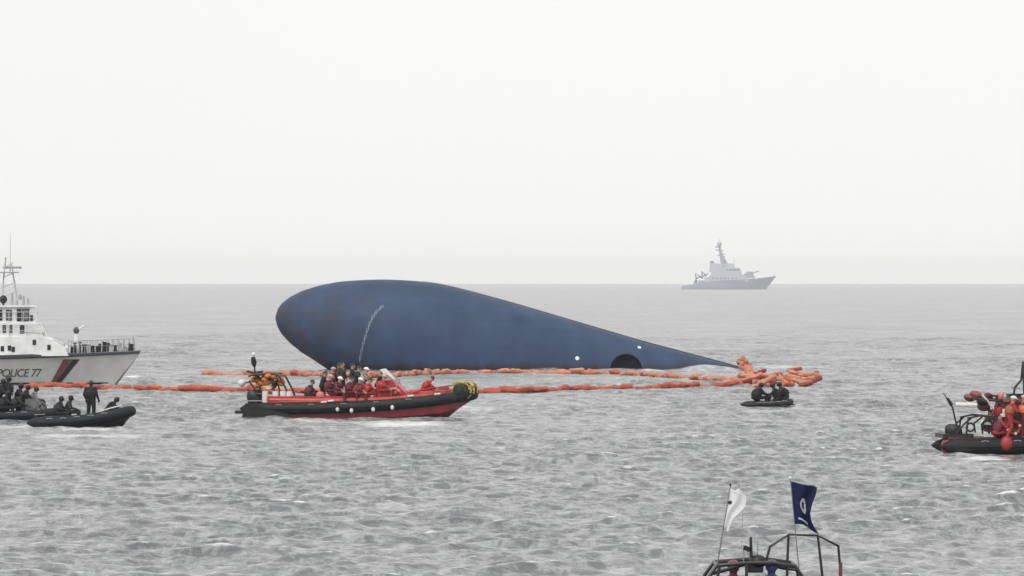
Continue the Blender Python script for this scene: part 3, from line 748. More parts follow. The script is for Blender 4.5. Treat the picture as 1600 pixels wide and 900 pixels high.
# --- big red rescue boat in the middle
def red_boat():
    y = 649; D = dist(655) + 1.5; sc = D / F
    loc = Vector(((399 - 800) * sc, D + 1.0, sea_h(-10, D) * 0.4 - 0.05)); 
    t, zc, hw = rib('rescue_boat', 'red and black rescue boat crowded with crew in front of the capsized ferry', 'boat', loc, R(-6), 12.1, 3.3, 0.31, 0.62, 0.80, M_TUBE, M_REDH, M_REDD, 0.72)
    def lx(px): return (px - 399) * sc
    def lz(py): return (653 - py) * sc
    # dark stern platform and engines
    MB().box((-0.25, 0, 0.42), (1.5, 2.2, 0.16)).build('stern_platform', M_BLACK, t)
    MB().tube([(-0.5, -1.15, 0.52), (-0.1, -1.3, 0.48)], 0.07, 6).build('boarding_step', M_BLACK, t)
    for yy in (-0.75, 0.1, 0.9): outboard(t, 0.42, yy, 0.78, 1.15)
    for sy in (-1, 1):
        MB().tube([(1.4, sy * 1.22, .98), (4.0, sy * 1.22, 1.02), (7.2, sy * 1.22, 1.12), (9.6, sy * 1.05, 1.36)], [.10, .15, .15, .08], 8).build('red_coaming', M_REDD, t, True)
        MB().prism([(-.55, .05), (1.0, -.1), (2.2, .30), (1.0, .55), (.2, .95), (-.35, .9)], 'y', sy * 1.60, sy * 1.675).build('stern_guard', M_BLACK, t)
    # red side lockers and console
    for sy in (-1, 1):
        MB().box((2.9, sy * 1.05, 0.98), (4.2, 0.5, 0.62)).build('red_locker', M_RED, t)
    MB().box((2.9, -1.315, 1.12), (4.0, 0.03, 0.09)).build('locker_trim', mat('salmon', (0.6, 0.2, 0.17), 0.6), t)
    cs = MB().prism([(lx(588), 0.7), (lx(650), 0.7), (lx(640), lz(612)), (lx(616), lz(590)), (lx(592), lz(592))], 'y', -0.85, 0.85).build('console', M_RED, t)
    MB().prism([(lx(597), lz(574)), (lx(601), lz(573)), (lx(617), lz(590)), (lx(612), lz(591))], 'y', -0.8, 0.8).build('windscreen', M_PALE, cs)
    MB().box((lx(604), -0.87, lz(603)), (0.5, 0.05, 0.3)).build('console_panel', M_GREYP, cs)
    MB().tube([(lx(606), -.9, lz(580)), (lx(622), -.9, lz(592)), (lx(628), -.9, 1.0)], 0.035, 6).build('grab_rail', M_STEEL, cs)
    MB().tube([(lx(606), .9, lz(580)), (lx(622), .9, lz(592)), (lx(628), .9, 1.0)], 0.035, 6).build('grab_rail', M_STEEL, cs)
    for (px, py, dx) in ((553, 600, .5), (524, 606, .5), (572, 602, .5)):
        MB().box((lx(px), 0, (lz(py) + .7) / 2), (dx, 0.9, lz(py) - .7), taper=0.85).build('jockey_seat', M_RED, t)
    MB().loft([[(lx(x), -b, z - .25), (lx(x), b, z - .25), (lx(x), b * .8, z), (lx(x), -b * .8, z)] for x, b, z in ((645, .9, 1.15), (662, .95, 1.52), (680, .9, 1.58), (698, .7, 1.60), (712, .4, 1.62))]).build('bow_locker', M_RED, t)
    MB().tube([(lx(640), -.95, 1.35), (lx(660), -1.0, 1.62), (lx(690), -.85, 1.78), (lx(715), -.5, 1.88), (lx(726), 0, 1.92), (lx(715), .5, 1.88), (lx(690), .85, 1.78), (lx(660), 1.0, 1.62), (lx(640), .95, 1.35)], 0.03, 6).build('bow_rail', M_RED, t)
    # bow fender with netting
    fe = MB()
    P = [(lx(716), -.95, 1.62), (lx(730), -.62, 1.58), (lx(738), 0, 1.56), (lx(730), .62, 1.58), (lx(716), .95, 1.62)]
    fe.tube(P, [0.30, 0.42, 0.44, 0.42, 0.30], 12); fo = fe.build('bow_fender', mat('olive_black', (.022, .030, .018), .8, .6, 5, bump=.4), t, True)
    for k in range(4):
        a = -0.75 + 0.5 * k
        MB().ring((lx(733) - abs(a) * .4, a, 1.57), 0.46 - 0.03 * k, 0.04, 'x' if abs(a) < .3 else 'y', 16, 6).build('lashing', [M_YEL, M_BLACK, M_ORANGE, M_YEL][k], fo)
    MB().tube([(lx(712), -.7, 1.95), (lx(720), -.3, 2.02), (lx(738), 0, 1.98), (lx(720), .3, 2.02), (lx(712), .7, 1.95)], 0.09, 8).build('fender_top', mat('yellow_green', (0.42, 0.36, 0.10), .7, .4, 6), fo, True)
    MB().tube([(lx(722), -.55, 1.2), (lx(733), -.2, 1.12), (lx(733), .2, 1.12), (lx(722), .55, 1.2)], 0.17, 8).build('lower_bumper', M_BLACK, t, True)
    rr = random.Random(21)
    for k in range(16):
        a = rr.uniform(-1.2, 1.2); b_ = rr.uniform(-.9, 1.2)
        cx, cy = lx(738) - .55 * a * a * .5, a * .72
        MB().tube([(cx + .40 * math.cos(b_ + q) * 1.0 - .02, cy + q * .25 - .05, 1.57 + .46 * math.sin(b_ + q)) for q in (-.5, -.2, .1, .4)], rr.uniform(.03, .07), 6).build('lashing', rr.choice([M_YEL, M_GREEN, M_ORANGE, mat('yellow_green', (.42, .36, .10)), M_BLACK, M_GREEN]), fo, True)
    # pale straps / fenders hanging on the tube
    for px, py in ((534, 638), (556, 640), (590, 638), (620, 635)):
        x = lx(px); MB().ell((x, -1.66, lz(py) + .08), (.10, .06, .13), 8, 6).build('white_tag', M_PALE, t, True)
    for px, py in ((512, 625), (523, 623), (545, 630), (567, 627), (585, 626), (600, 626), (648, 615), (690, 612)):
        x = lx(px); MB().tube([(x - .16, -1.5, lz(py)), (x + .16, -1.48, lz(py) + .03)], .05, 6).build('rope_lashing', M_PALE, t, True)
    # stern arch with stowed life jackets and mast
    ar = thing_part = MB()
    for sy in (-1, 1):
        ar.tube([(lx(459), sy * 1.15, 0.9), (lx(452), sy * 1.12, 1.6), (lx(441), sy * 1.05, 2.32), (lx(432), sy * 1.0, 2.5), (lx(400), sy * 1.0, 2.45), (lx(391), sy * .95, 2.35)], 0.055, 8)
        ar.tube([(lx(432), sy * 1.05, 0.9), (lx(432), sy * 1.02, 1.5), (lx(426), sy * 1.0, 2.45)], 0.045, 8)
        ar.tube([(lx(404), sy * 1.05, 1.40), (lx(444), sy * 1.05, 1.45)], 0.05, 8)
        ar.tube([(lx(392), sy * 1.0, 2.1), (lx(406), sy * 1.02, 1.42)], 0.05, 8)
    for x, z in ((441, 2.32), (400, 2.45), (432, 2.5)):
        ar.tube([(lx(x), -1.0, z), (lx(x), 1.0, z)], 0.05, 8)
    arch = ar.build('stern_arch', M_BSTEEL, t, True)
    rr = random.Random(3)
    for i in range(24):
        x = lx(rr.uniform(393, 442)); z = rr.uniform(1.72, 2.40); yy = rr.uniform(-1.05, .3)
        MB().ell((0, 0, 0), (.25, .2, .13), 10, 6).build('stowed_life_jacket', rr.choice([M_YEL, M_YEL, M_ORANGE, mat('cream', (.6, .48, .3), .7, .2, 8), mat('rust', (.28, .10, .03), .7, .3, 8)]), arch, True, (x, yy, z), (rr.uniform(-.5, .5), rr.uniform(-.6, .6), rr.uniform(0, 3)))
    for px in (418, 434, 446, 456):
        MB().tube([(lx(px), -1.08, .95), (lx(px), -1.08, 1.55)], .17, 10).build('white_canister', M_PALE, arch, True)
    MB().box((lx(418), 0, 2.40), (1.7, 1.9, .05)).build('arch_roof', mat('rust', (.28, .10, .03)), arch)
    ms = MB().tube([(lx(397), 0, 2.45), (lx(396), 0, 3.1)], .05, 8).build('mast', M_BSTEEL, t)
    MB().tube([(lx(396), 0, 2.85), (lx(395.5), 0, 3.1), (lx(394), 0, 3.38)], [.08, .16, .11], 10).build('camera_housing', M_BLACK, ms, True)
    MB().ell((lx(395), 0, 3.52), (.10, .10, .11), 10, 6).build('white_lamp', M_WHITE, ms, True)
    MB().tube([(lx(384), 0, 2.62), (lx(396), 0, 2.5), (lx(410), 0, 2.6)], .06, 6).build('spreader', M_BSTEEL, ms)
    MB().ell((lx(372), 0.9, 1.95), (.22, .16, .2), 10, 6).build('stowed_life_jacket', M_PALE, arch, True, )
    MB().tube([(lx(372), 0.9, 1.95), (lx(392), .9, 2.05)], .03, 6).build('outrigger', M_BSTEEL, arch)
    rc = random.Random(44)
    for k in range(22):
        px = rc.uniform(455, 640); y_ = rc.uniform(-1.2, .9); z = 1.02 + rc.uniform(0, .25) + (.25 if px > 500 else 0)
        mm = rc.choice([M_RED, M_RED, M_PALE, M_BLACK, M_ORANGE, mat('salmon', (.6, .2, .17)), M_REDST])
        if rc.random() < .6: MB().ell((0, 0, 0), (rc.uniform(.14, .3), rc.uniform(.12, .2), rc.uniform(.1, .22)), 9, 6).build('gear_bag', mm, t, True, (lx(px), y_, z), (rc.uniform(-.6, .6), rc.uniform(-.6, .6), rc.uniform(0, 3)))
        else: MB().tube([(-.25, 0, 0), (0, .05, .12), (.3, 0, .02)], rc.uniform(.04, .08), 6).build('rope_hank', mm, t, True, (lx(px), y_, z + .1), (0, rc.uniform(-1, 1), rc.uniform(0, 3)))
    # radio antennas
    MB().tube([(lx(560), .5, 1.9), (lx(559), .5, 3.0)], .012, 5).build('antenna', M_BLACK, t)
    # crew
    S = t; dz = 0.98
    Wt = M_WHITE
    person('crew member in dark suit nearest the stern lockers of the red rescue boat', 'reach', (lx(506), -.5, dz - .15), 0.2, 'black', 'hair', None, None, S)
    person('crew member in maroon suit and pale helmet standing in the red rescue boat', 'stand', (lx(519), .35, dz), 0.5, 'maroon', 'helmet', mat('helmet_pink', (.5, .34, .34), .5), None, S)
    person('tall crew member in brown coat in the middle of the red rescue boat', 'stand', (lx(534), .1, dz + .28), -0.5, 'brown', 'hair', None, None, S)
    person('crew member with grey vest behind the brown coat on the red rescue boat', 'stand', (lx(527), .75, dz + .22), 2.2, 'black', 'hair', None, M_SUITS['grey'], S)
    person('crew member in dark green jacket standing amidships on the red rescue boat', 'stand', (lx(549), .45, dz + .2), 0.1, 'green', 'hair', None, None, S)
    person('crew member in dark navy jacket just left of the white helmet', 'reach', (lx(558), -.15, dz + .12), 0.0, 'green', 'hair', None, None, S)
    person('crew member with white helmet and pale grey vest at the red console', 'reach', (lx(570), -.35, dz + .05), 0.0, 'grey', 'helmet', Wt, mat('vest_pinkgrey', (.36, .27, .26), .7, .25, 6), S)
    person('seated crew member in maroon on the near tube of the rescue boat', 'sit', (lx(531), -1.05, dz), -0.4, 'maroon', 'helmet', Wt, None, S)
    person('seated crew member in red beside the near tube amidships', 'sit', (lx(549), -1.0, dz), -0.3, 'maroon', 'hair', None, M_SUITS['maroon'], S)
    person('crew member in bright red suit seated ahead of the windscreen', 'sit', (lx(600), -1.05, dz + .12), 0.2, 'red', 'helmet', mat('helmet_salmon', (.62, .38, .33), .5), M_RED, S)
    person('crew member in red crouching under the console of the rescue boat', 'kneel', (lx(577), -1.0, dz), 0.5, 'red', 'hair', None, M_RED, S)
    person('crew member in black at the foot of the stern arch', 'kneel', (lx(484), -.6, dz - .1), 0.3, 'green', 'hair', None, M_SUITS['maroon'], S)
    person('crew member in maroon seated right behind the dark suited one', 'sit', (lx(515), -.9, dz + .1), 0.1, 'maroon', 'helmet', mat('helmet_pink', (.5, .34, .34)), M_SUITS['maroon'], S)
    person('crew member in black bending beside the windscreen', 'kneel', (lx(590), .5, dz + .35), 0.1, 'black', 'hair', None, None, S)
    person('crew member in maroon seated low between console and brown coat', 'sit', (lx(563), -1.15, dz - .05), -0.2, 'maroon', 'helmet', M_WHITE, M_RED, S)
    person('crew member in bright red lying forward on the bow locker', 'hunch', (lx(664), -.3, dz + .22), 0.2, 'red', 'hair', None, M_RED, S)
    return t
red_boat()

# --- black inflatable, front left
def black_rib_front():
    D = dist(668); sc = D / F
    loc = Vector(((66 - 800) * sc, D, sea_h(-22, D) * 0.3))
    t, zc, hw = rib('inflatable_boat', 'black inflatable boat with raised bow, nearest on the left', 'boat', loc, R(-9), 4.9, 1.9, 0.29, 0.30, 0.55, M_TUBED, M_DARK, M_GREYP, 0.22, pitch=R(-1.5))
    outboard(t, 0.1, 0, 0.55, 0.7)
    def lx(px): return (px - 66) * sc
    MB().box((1.2, 0, .42), (.3, 1.2, .28)).build('thwart', M_GREYP, t)
    MB().box((2.5, 0, .42), (.3, 1.2, .28)).build('thwart', M_GREYP, t)
    MB().tube([(3.1, -.55, .78), (3.7, -.55, .95), (4.2, -.3, 1.06)], .035, 6).build('bow_line', M_PALE, t)
    person('green clad figure seated at the stern of the black inflatable', 'sit', (lx(92), -.2, .24), 0.0, 'green', 'hair', None, M_SUITS['green'], t, bulk=1.3, skin=M_NEO)
    person('dark clad figure seated ahead of the green clad one in the black inflatable', 'sit', (lx(105), .1, .26), 0.15, 'green', 'hair', None, None, t, bulk=1.3, skin=M_NEO)
    person('figure in black standing upright in the black inflatable on the left', 'stand', (lx(145), -.1, .36), 1.2, 'black', 'hair', None, M_SUITS['black'], t, bulk=1.32, skin=M_NEO)
    person('dark figure crouching low in the bow of the black inflatable', 'hunch', (lx(169), .0, .34), 0.2, 'black', 'hair', None, None, t, bulk=1.3, skin=M_NEO)
    return t
black_rib_front()
def black_rib_back():
    D = dist(659); sc = D / F
    x0 = -45
    loc = Vector(((x0 - 800) * sc, D, sea_h(-25, D) * 0.3))
    t, zc, hw = rib('inflatable_boat', 'dark inflatable boat cut off by the left edge of the picture', 'boat', loc, R(-4), 5.3, 2.1, 0.27, 0.32, 0.30, M_TUBED, M_DARK, M_GREYP, 0.24)
    outboard(t, 0.1, 0, 0.55, 0.7)
    def lx(px): return (px - x0) * sc
    MB().prism([(lx(40), .3), (lx(74), .3), (lx(66), .95), (lx(60), 1.25), (lx(42), 1.25)], 'y', -.45, .45).build('console', mat('worn_grey', (.13, .13, .13), .6, .3, 4), t)
    MB().ring((lx(70), -.5, .75), .2, .03, 'y', 14, 6).build('steering_wheel', M_BLACK, t)
    MB().tube([(lx(30), -.75, .58), (lx(60), -.75, .60), (lx(84), -.7, .70)], .04, 6).build('rail', M_GREYP, t)
    person('figure in dark coat standing tall at the left edge', 'stand', (lx(14), -.15, .45), 0.3, 'navy', 'hair', None, M_SUITS['navy'], t, bulk=1.4, skin=M_NEO)
    person('second dark figure half out of the picture beside the tall one', 'reach', (lx(2), -.3, .36), 0.0, 'navy', 'hair', None, M_SUITS['green'], t, bulk=1.4, skin=M_NEO)
    person('dark figure behind the grey console of the cut off inflatable', 'reach', (lx(27), .25, .12), 0.0, 'navy', 'hair', None, None, t, bulk=1.4, skin=M_NEO)
    person('figure leaning with black hair over the grey console on the left', 'sit', (lx(38), .1, .60), 0.0, 'black', 'hair', None, None, t, bulk=1.3, skin=M_NEO)
    person('figure with brownish hair in the bow of the cut off inflatable', 'sit', (lx(50), .35, .52), 0.3, 'grey', 'hair', mat('brown_hair', (.05, .04, .025), .6), None, t, bulk=1.3, skin=M_NEO)
    person('dark hooded figure crouching by the left edge near the water', 'kneel', (lx(8), -.7, .3), 0.2, 'navy', 'hair', None, M_SUITS['navy'], t, bulk=1.4, skin=M_NEO)
    person('hooded figure bent forward just right of the tall dark coat', 'hunch', (lx(22), -.6, .35), 0.1, 'green', 'hair', None, M_SUITS['green'], t, bulk=1.4, skin=M_NEO)
black_rib_back()

# --- small dinghy on the right
def dinghy():
    D = dist(638); sc = D / F
    loc = Vector(((1173 - 800) * sc, D, sea_h(14, D) * 0.3))
    t, zc, hw = rib('dinghy', 'small black dinghy carrying three people beside the tangled boom', 'boat', loc, R(14), 2.6, 1.5, 0.21, 0.20, 0.20, M_DARK, M_DARK, M_BLACK, 0.16)
    def lx(px): return (px - 1173) * sc
    MB().box((.7, 0, .32), (.25, 1.0, .2)).build('thwart', M_BLACK, t)
    MB().box((1.6, 0, .32), (.25, 1.0, .2)).build('thwart', M_BLACK, t)
    MB().ell((lx(1206), -.35, .58), (.11, .06, .09), 10, 6).build('white_bag', M_WHITE, t, True)
    person('lone figure in black on the left half of the small dinghy', 'kneel', (lx(1180), -.30, .10), 0.1, 'black', 'hair', None, M_SUITS['black'], t, bulk=1.55, skin=M_NEO)
    person('figure in black with dark red cap in the middle of the dinghy', 'kneel', (lx(1213), -.4, .08), 2.8, 'black', 'helmet', mat('cap_darkred', (.10, .012, .016), .6), M_SUITS['black'], t, bulk=1.4, skin=M_NEO)
    person('figure in dark green at the right end of the dinghy', 'kneel', (lx(1227), -.1, .14), 3.0, 'green', 'hair', mat('rusty_hair', (.06, .02, .015), .6), M_SUITS['black'], t, bulk=1.55, skin=M_NEO)
dinghy()

# --- red boat cut off on the right
def right_boat():
    D = dist(713); sc = D / F
    x0 = 1493
    loc = Vector(((x0 - 800) * sc, D + 1.3, sea_h(19, D) * 0.3 - .03))
    t, zc, hw = rib('rescue_boat', 'red and black rescue boat cut off by the right edge of the picture', 'boat', loc, R(5), 9.5, 2.9, 0.34, 0.42, 0.6, M_TUBE, M_REDH, M_REDD, 0.5)
    def lx(px): return (px - x0) * sc
    def lz(py): return (713 - py) * sc
    MB().ell((lx(1479), -.9, .42), (.30, .28, .36), 12, 8).build('red_fender', mat('fender_maroon', (.30, .03, .05), .5, .3, 4), t, True)
    MB().ell((lx(1569), -1.42, .55), (.27, .2, .32), 12, 8).build('red_buoy', mat('buoy_red', (.33, .035, .035), .5, .25, 4), t, True)
    MB().box((.05, 0, .86), (1.3, 2.2, .18)).build('stern_platform', M_BLACK, t)
    MB().box((.35, -1.08, .80), (1.5, .04, .12)).build('platform_trim', M_REDST, t)
    for yy in (-.55, .35): outboard(t, .3, yy, .72, .85)
    fr = MB()
    for sy in (-1, 1):
        y_ = sy * .95
        fr.tube([(lx(1492), y_, .95), (lx(1504), y_, 1.35), (lx(1516), y_, 1.62)], .04, 6)
        fr.tube([(lx(1508), y_, .95), (lx(1511), y_, 1.62), (lx(1530), y_, 1.72), (lx(1552), y_, 1.66)], .045, 6)
        fr.tube([(lx(1534), y_, .95), (lx(1532), y_, 1.35), (lx(1545), y_, 1.62)], .04, 6)
        fr.tube([(lx(1556), y_, .9), (lx(1556), y_, 2.6)], .05, 8)
        fr.tube([(lx(1520), y_, 2.45), (lx(1556), y_, 2.35), (lx(1600), y_, 2.45), (lx(1660), y_, 2.4)], .05, 8)
    fr.tube([(lx(1556), -.95, 2.55), (lx(1556), .95, 2.55)], .05, 8); fr.tube([(lx(1524), -.95, 2.42), (lx(1524), .95, 2.42)], .05, 8)
    fr = fr.build('stern_frame', M_BSTEEL, t, True)
    for i, (px, py, y_) in enumerate(((1526, 617, -.6), (1520, 622, .2), (1534, 628, -.85), (1540, 636, -.2), (1548, 622, .1), (1562, 620, -.7))):
        MB().ell((lx(px), y_, lz(py)), (.30, .25, .17), 10, 6, (0.2 * i, .3 - .15 * i, i)).build('stowed_life_jacket', [mat('dusty_red', (.26, .08, .08), .7, .3, 6), M_REDST, M_BLACK, M_REDST, M_SUITS['maroon'], mat('salmon', (.6, .2, .17), .6)][i], fr, True)
    for px, py, w_ in ((1508, 632, .9), (1540, 660, .5)):
        MB().tube([(lx(px) - w_ / 2, -.9, lz(py)), (lx(px) + w_ / 2, -.9, lz(py) - .03)], .10, 8).build('white_canister', M_PALE, fr, True)
    MB().tube([(lx(1533), -.98, lz(617)), (lx(1553), -.98, lz(640))], .05, 8).build('pale_strut', mat('pink_white', (.7, .55, .55), .5), fr)
    MB().ring((lx(1541), -1.02, 1.30), .22, .05, 'y', 16, 6).build('hose_coil', M_BLACK, fr)
    MB().ring((lx(1516), -.7, 1.22), .17, .04, 'y', 16, 6).build('hose_coil', M_BLACK, fr)
    po = MB().tube([(lx(1498), -.6, .95), (lx(1488), -.6, lz(636)), (lx(1474), -.6, lz(614))], [.035, .04, .02], 6).build('whip_staff', M_BSTEEL, t)
    MB().tube([(lx(1487), -.6, lz(633)), (lx(1480), -.6, lz(622))], [.085, .06], 8).build('staff_grip', M_BLACK, po)
    # red cabin
    cb = MB().prism([(lx(1562), .5), (lx(1700), .5), (lx(1690), 2.3), (lx(1572), 2.3)], 'y', -1.0, 1.0).build('cabin', mat('rust_red_cabin', (.17, .03, .025), .6, .5, 3), t)
    MB().box((lx(1640), 0, 2.36), (lx(1710) - lx(1562), 2.15, .12)).build('cabin_roof', mat('dusty_red', (.26, .08, .08)), cb)
    for px in (1569, 1583, 1598):
        MB().box((lx(px), -1.02, lz(645)), (.24, .05, .34)).build('window', M_PALE if px == 1569 else M_GLASS, cb)
    lb = MB().ring((lx(1582), -1.10, lz(668)), .27, .085, 'y', 20, 8).build('lifebuoy', mat('buoy_maroon', (.30, .03, .03), .5), cb, True)
    for a in (0.3, 1.87, 3.44, 5.0):
        MB().ell((lx(1582) + .27 * math.cos(a), -1.12, lz(668) + .27 * math.sin(a)), (.075, .095, .075), 8, 6).build('white_band', M_WHITE, lb, True)
    MB().box((lx(1594), -1.06, lz(688)), (.3, .1, .14)).build('amber_light', mat('amber', (.7, .45, .12), .5), cb)
    MB().box((lx(1592), -1.04, lz(697)), (.9, .1, .09)).build('yellow_trim', mat('mustard', (.3, .22, .06), .6), cb)
    ms = MB().tube([(lx(1606), 0, 2.4), (lx(1604), 0, 4.0)], .045, 8).build('mast', M_BSTEEL, cb, True)
    MB().tube([(lx(1588), 0, 2.42), (lx(1591), 0, 2.9), (lx(1601), 0, 3.2), (lx(1604), 0, 4.0)], .05, 6).build('mast_stay', M_BSTEEL, ms)
    MB().box((lx(1597), 0, 2.55), (.95, .7, .16)).build('radar_base', M_BLACK, ms)
    person('red suited crew member kneeling by the lifebuoy on the right hand boat', 'kneel', (lx(1556), -.95, .52), 0.3, 'red', 'helmet', M_WHITE, M_SUITS['maroon'], t)
    person('crew member in orange vest standing at the right edge of the right hand boat', 'stand', (lx(1597), -1.3, .75), 0.2, 'maroon', 'helmet', mat('helmet_salmon', (.62, .38, .33)), M_ORANGE, t)
    person('crew member in red suit with pale helmet standing behind the lifebuoy', 'reach', (lx(1576), -1.15, .75), 0.1, 'red', 'helmet', M_PALE, mat('vest_rust', (.34, .09, .05), .7, .3, 5), t)
    person('crew member in dark red suit between the stowed gear and the cabin', 'stand', (lx(1559), -.75, .68), -0.4, 'maroon', 'hair', None, M_RED, t)
    person('crew member in dark red seated under the stowed gear of the right hand boat', 'sit', (lx(1545), -.5, .6), 0.4, 'maroon', 'hair', None, M_BLACK, t)
right_boat()

# ------------------------------------------------------------------ nearest boat: only its frame and flags rise into view
def flag_boat():
    D = 110.0; sc = D / F
    x0 = 1080
    loc = Vector(((x0 - 800) * sc, D, 0))
    def lx(px): return (px - x0) * sc
    def lz(py): return H - (py - Y0) * sc
    t, zc, hw = rib('patrol_boat', 'near boat below the frame showing only black roll bar and flagpoles', 'boat', loc, R(0), 5.6, 2.2, .27, .34, .35, M_TUBE, M_DARK, M_GREYP, .28)
    rb = MB()
    for y_, s in ((-.75, 0), (.75, .0)):
        rb.tube([(lx(1098), y_, .35), (lx(1103), y_, lz(902)), (lx(1118), y_ * .95, lz(881)), (lx(1165), y_ * .9, lz(877)), (lx(1205), y_ * .9, lz(877)), (lx(1240), y_ * .95, lz(882)), (lx(1250), y_, lz(897)), (lx(1256), y_, .35)], .038, 8)
    rb.tube([(lx(1112), -.72, lz(893)), (lx(1140), -.2, lz(888)), (lx(1183), 0, lz(876)), (lx(1222), .2, lz(888)), (lx(1247), .72, lz(893))], .035, 8)
    rb.tube([(lx(1118), -.7, lz(881)), (lx(1118), .7, lz(881))], .035, 8); rb.tube([(lx(1240), -.7, lz(882)), (lx(1240), .7, lz(882))], .035, 8)
    rb.tube([(lx(1122), -.75, lz(882)), (lx(1118), -.75, lz(905)), (lx(1116), -.75, .4)], .03, 8)
    rb.tube([(lx(1164), -.7, lz(878)), (lx(1166), -.7, .4)], .03, 8)
    roll = rb.build('roll_bar', M_BSTEEL, t, True)
    MB().ell((lx(1183), -.3, lz(876)), (.17, .17, .13), 12, 8).build('lamp_dome', M_BLACK, roll, True)
    MB().box((lx(1178), -.3, lz(885)), (.26, .2, .2)).build('lamp_base', M_BLACK, roll)
    MB().tube([(lx(1186), -.3, lz(876)), (lx(1186), -.3, lz(893))], .07, 8).build('lamp_stem', M_BLACK, roll)
    m1 = MB().tube([(lx(1173), -.3, lz(877)), (lx(1172), -.3, lz(838))], [.032, .026], 8).build('light_post', M_BSTEEL, roll)
    MB().box((lx(1166), -.3, lz(856)), (.12, .10, .09), (0, .4, 0)).build('nav_light', M_BLACK, m1)
    MB().tube([(lx(1161), -.3, lz(877)), (lx(1161), -.3, lz(850))], .012, 6).build('antenna', M_STEEL, m1)
    MB().tube([(lx(1184), .1, lz(870)), (lx(1184), .1, lz(846))], .012, 6).build('antenna', M_STEEL, m1)
    MB().tube([(lx(1160), .3, lz(876)), (lx(1161), .3, lz(795))], .006, 5).build('antenna', M_STEEL, m1)
    h1 = MB()
    h1.tube([(lx(1195), -.3, lz(878)), (lx(1202), -.3, lz(853)), (lx(1233), .2, lz(836)), (lx(1231), .2, lz(880)), (lx(1229), .2, .4)], .026, 8)
    h1.build('frame_hoop', M_BSTEEL, t, True)
    h2 = MB().tube([(lx(1286), -.2, .4), (lx(1284), -.2, lz(898)), (lx(1277), -.2, lz(836)), (lx(1311), .25, lz(854)), (lx(1315), .25, lz(900)), (lx(1316), .25, .4)], .026, 8).build('frame_hoop', M_BSTEEL, t, True)
    MB().tube([(lx(1314.5), .25, lz(880)), (lx(1315.5), .25, .45)], .036, 8).build('red_sleeve', M_ROSE, h2)
    MB().tube([(lx(1233), .2, lz(836)), (lx(1277), -.2, lz(836))], .02, 8).build('frame_bar', M_BSTEEL, h2)
    def flag_mat(m):          # thin cloth lets light through
        n_ = m.node_tree; pb = n_.nodes['Principled BSDF']; tr_ = N(n_, 'ShaderNodeBsdfTranslucent'); ms_ = N(n_, 'ShaderNodeMixShader'); ms_.inputs[0].default_value = .45
        src = pb.inputs['Base Color'].links[0].from_socket
        n_.links.new(src, tr_.inputs['Color']); n_.links.new(pb.outputs[0], ms_.inputs[1]); n_.links.new(tr_.outputs[0], ms_.inputs[2])
        n_.links.new(ms_.outputs[0], n_.nodes['Material Output'].inputs['Surface'])
    # flags
    def flag(kind, label, base, top, w_, h_, m, folds, skew, drop, wp):
        b, tp = Vector(base), Vector(top)
        f = thing('flag', label, 'flag', loc + b)
        MB().tube([(0, 0, 0), tp - b], [.014, .009], 6).build('flagpole', mat('pole_grey', (.16, .16, .16), .4), f)
        MB().ell(tp - b + Vector((0, 0, .02)), (.022, .022, .028), 8, 6).build('finial', M_BLACK if kind == 'white' else M_WHITE, f, True)
        d = (tp - b); u = d.normalized(); nu, nv = 16, 22
        def P(s, q, off=0):        # s across 0..1, q down 0..1
            p = d - u * (0.05 + q * h_) if True else d
            x = w_ * s * interp(np.linspace(0, 1, len(wp)), wp, q)
            return p + Vector((x + skew * q * s, folds * math.sin(s * 9 + q * 3) * s - off, -drop * s * s - .05 * math.sin(s * 5 + q * 4) * s))
        v = [P(i / nu, j / nv) for j in range(nv + 1) for i in range(nu + 1)]
        fs = [(j * (nu + 1) + i, j * (nu + 1) + i + 1, (j + 1) * (nu + 1) + i + 1, (j + 1) * (nu + 1) + i) for j in range(nv) for i in range(nu)]
        me = MB().add(v, fs).mesh('cloth', True); 
        c = put('cloth', me, m, f); flag_mat(m); md = c.modifiers.new('thick', 'SOLIDIFY'); md.thickness = .004
        def patch(name, s0, s1, q0, q1, pm, shape):
            n1, n2 = 10, 14; vv = []; 
            for j in range(n2 + 1):
                for i in range(n1 + 1):
                    vv.append(P(s0 + (s1 - s0) * i / n1, q0 + (q1 - q0) * j / n2, .009))
            ff = []
            for j in range(n2):
                for i in range(n1):
                    if shape((i + .5) / n1 * 2 - 1, (j + .5) / n2 * 2 - 1): ff.append((j * (n1 + 1) + i, j * (n1 + 1) + i + 1, (j + 1) * (n1 + 1) + i + 1, (j + 1) * (n1 + 1) + i))
            e = put(name, MB().add(vv, ff).mesh(name, True, False), pm, c)
        return patch
    pa = flag('blue', 'dark blue flag with pale emblem on the near boat', (lx(1259), -.5, .4), (lx(1233), -.5, lz(747)), .50, .80, mat('flag_blue', (.013, .022, .098), .8, .2, 4), .085, -.05, .16, [1, .92, .78, .70, .74, .86, 1.0])
    pa('emblem', .42, .74, .36, .70, mat('emblem_pale', (.50, .50, .56), .8), lambda x, y: 0.25 < (x * x + y * y) < 1.0)
    pa('lower_mark', .2, .6, .84, .93, mat('emblem_pale', (.5, .5, .56)), lambda x, y: abs(y - x * .5) < .5)
    pa = flag('white', 'white flag with small dark emblem hanging limp on the near boat', (lx(1119), -.75, lz(877)), (lx(1139), -.75, lz(757)), .34, .74, mat('flag_white', (.88, .88, .88), .8, .03, 4), .07, -.02, .06, [.55, .9, 1.0, 1.0, .72, .42, .36, .33, .30])
    pa('emblem', .02, .24, .30, .40, mat('emblem_dark', (.03, .03, .03), .8), lambda x, y: x * x + y * y < 1)
    MB().tube([(lx(1141), -.6, lz(792)), (lx(1143), -.6, lz(838)), (lx(1138), -.6, lz(850))], .012, 6)
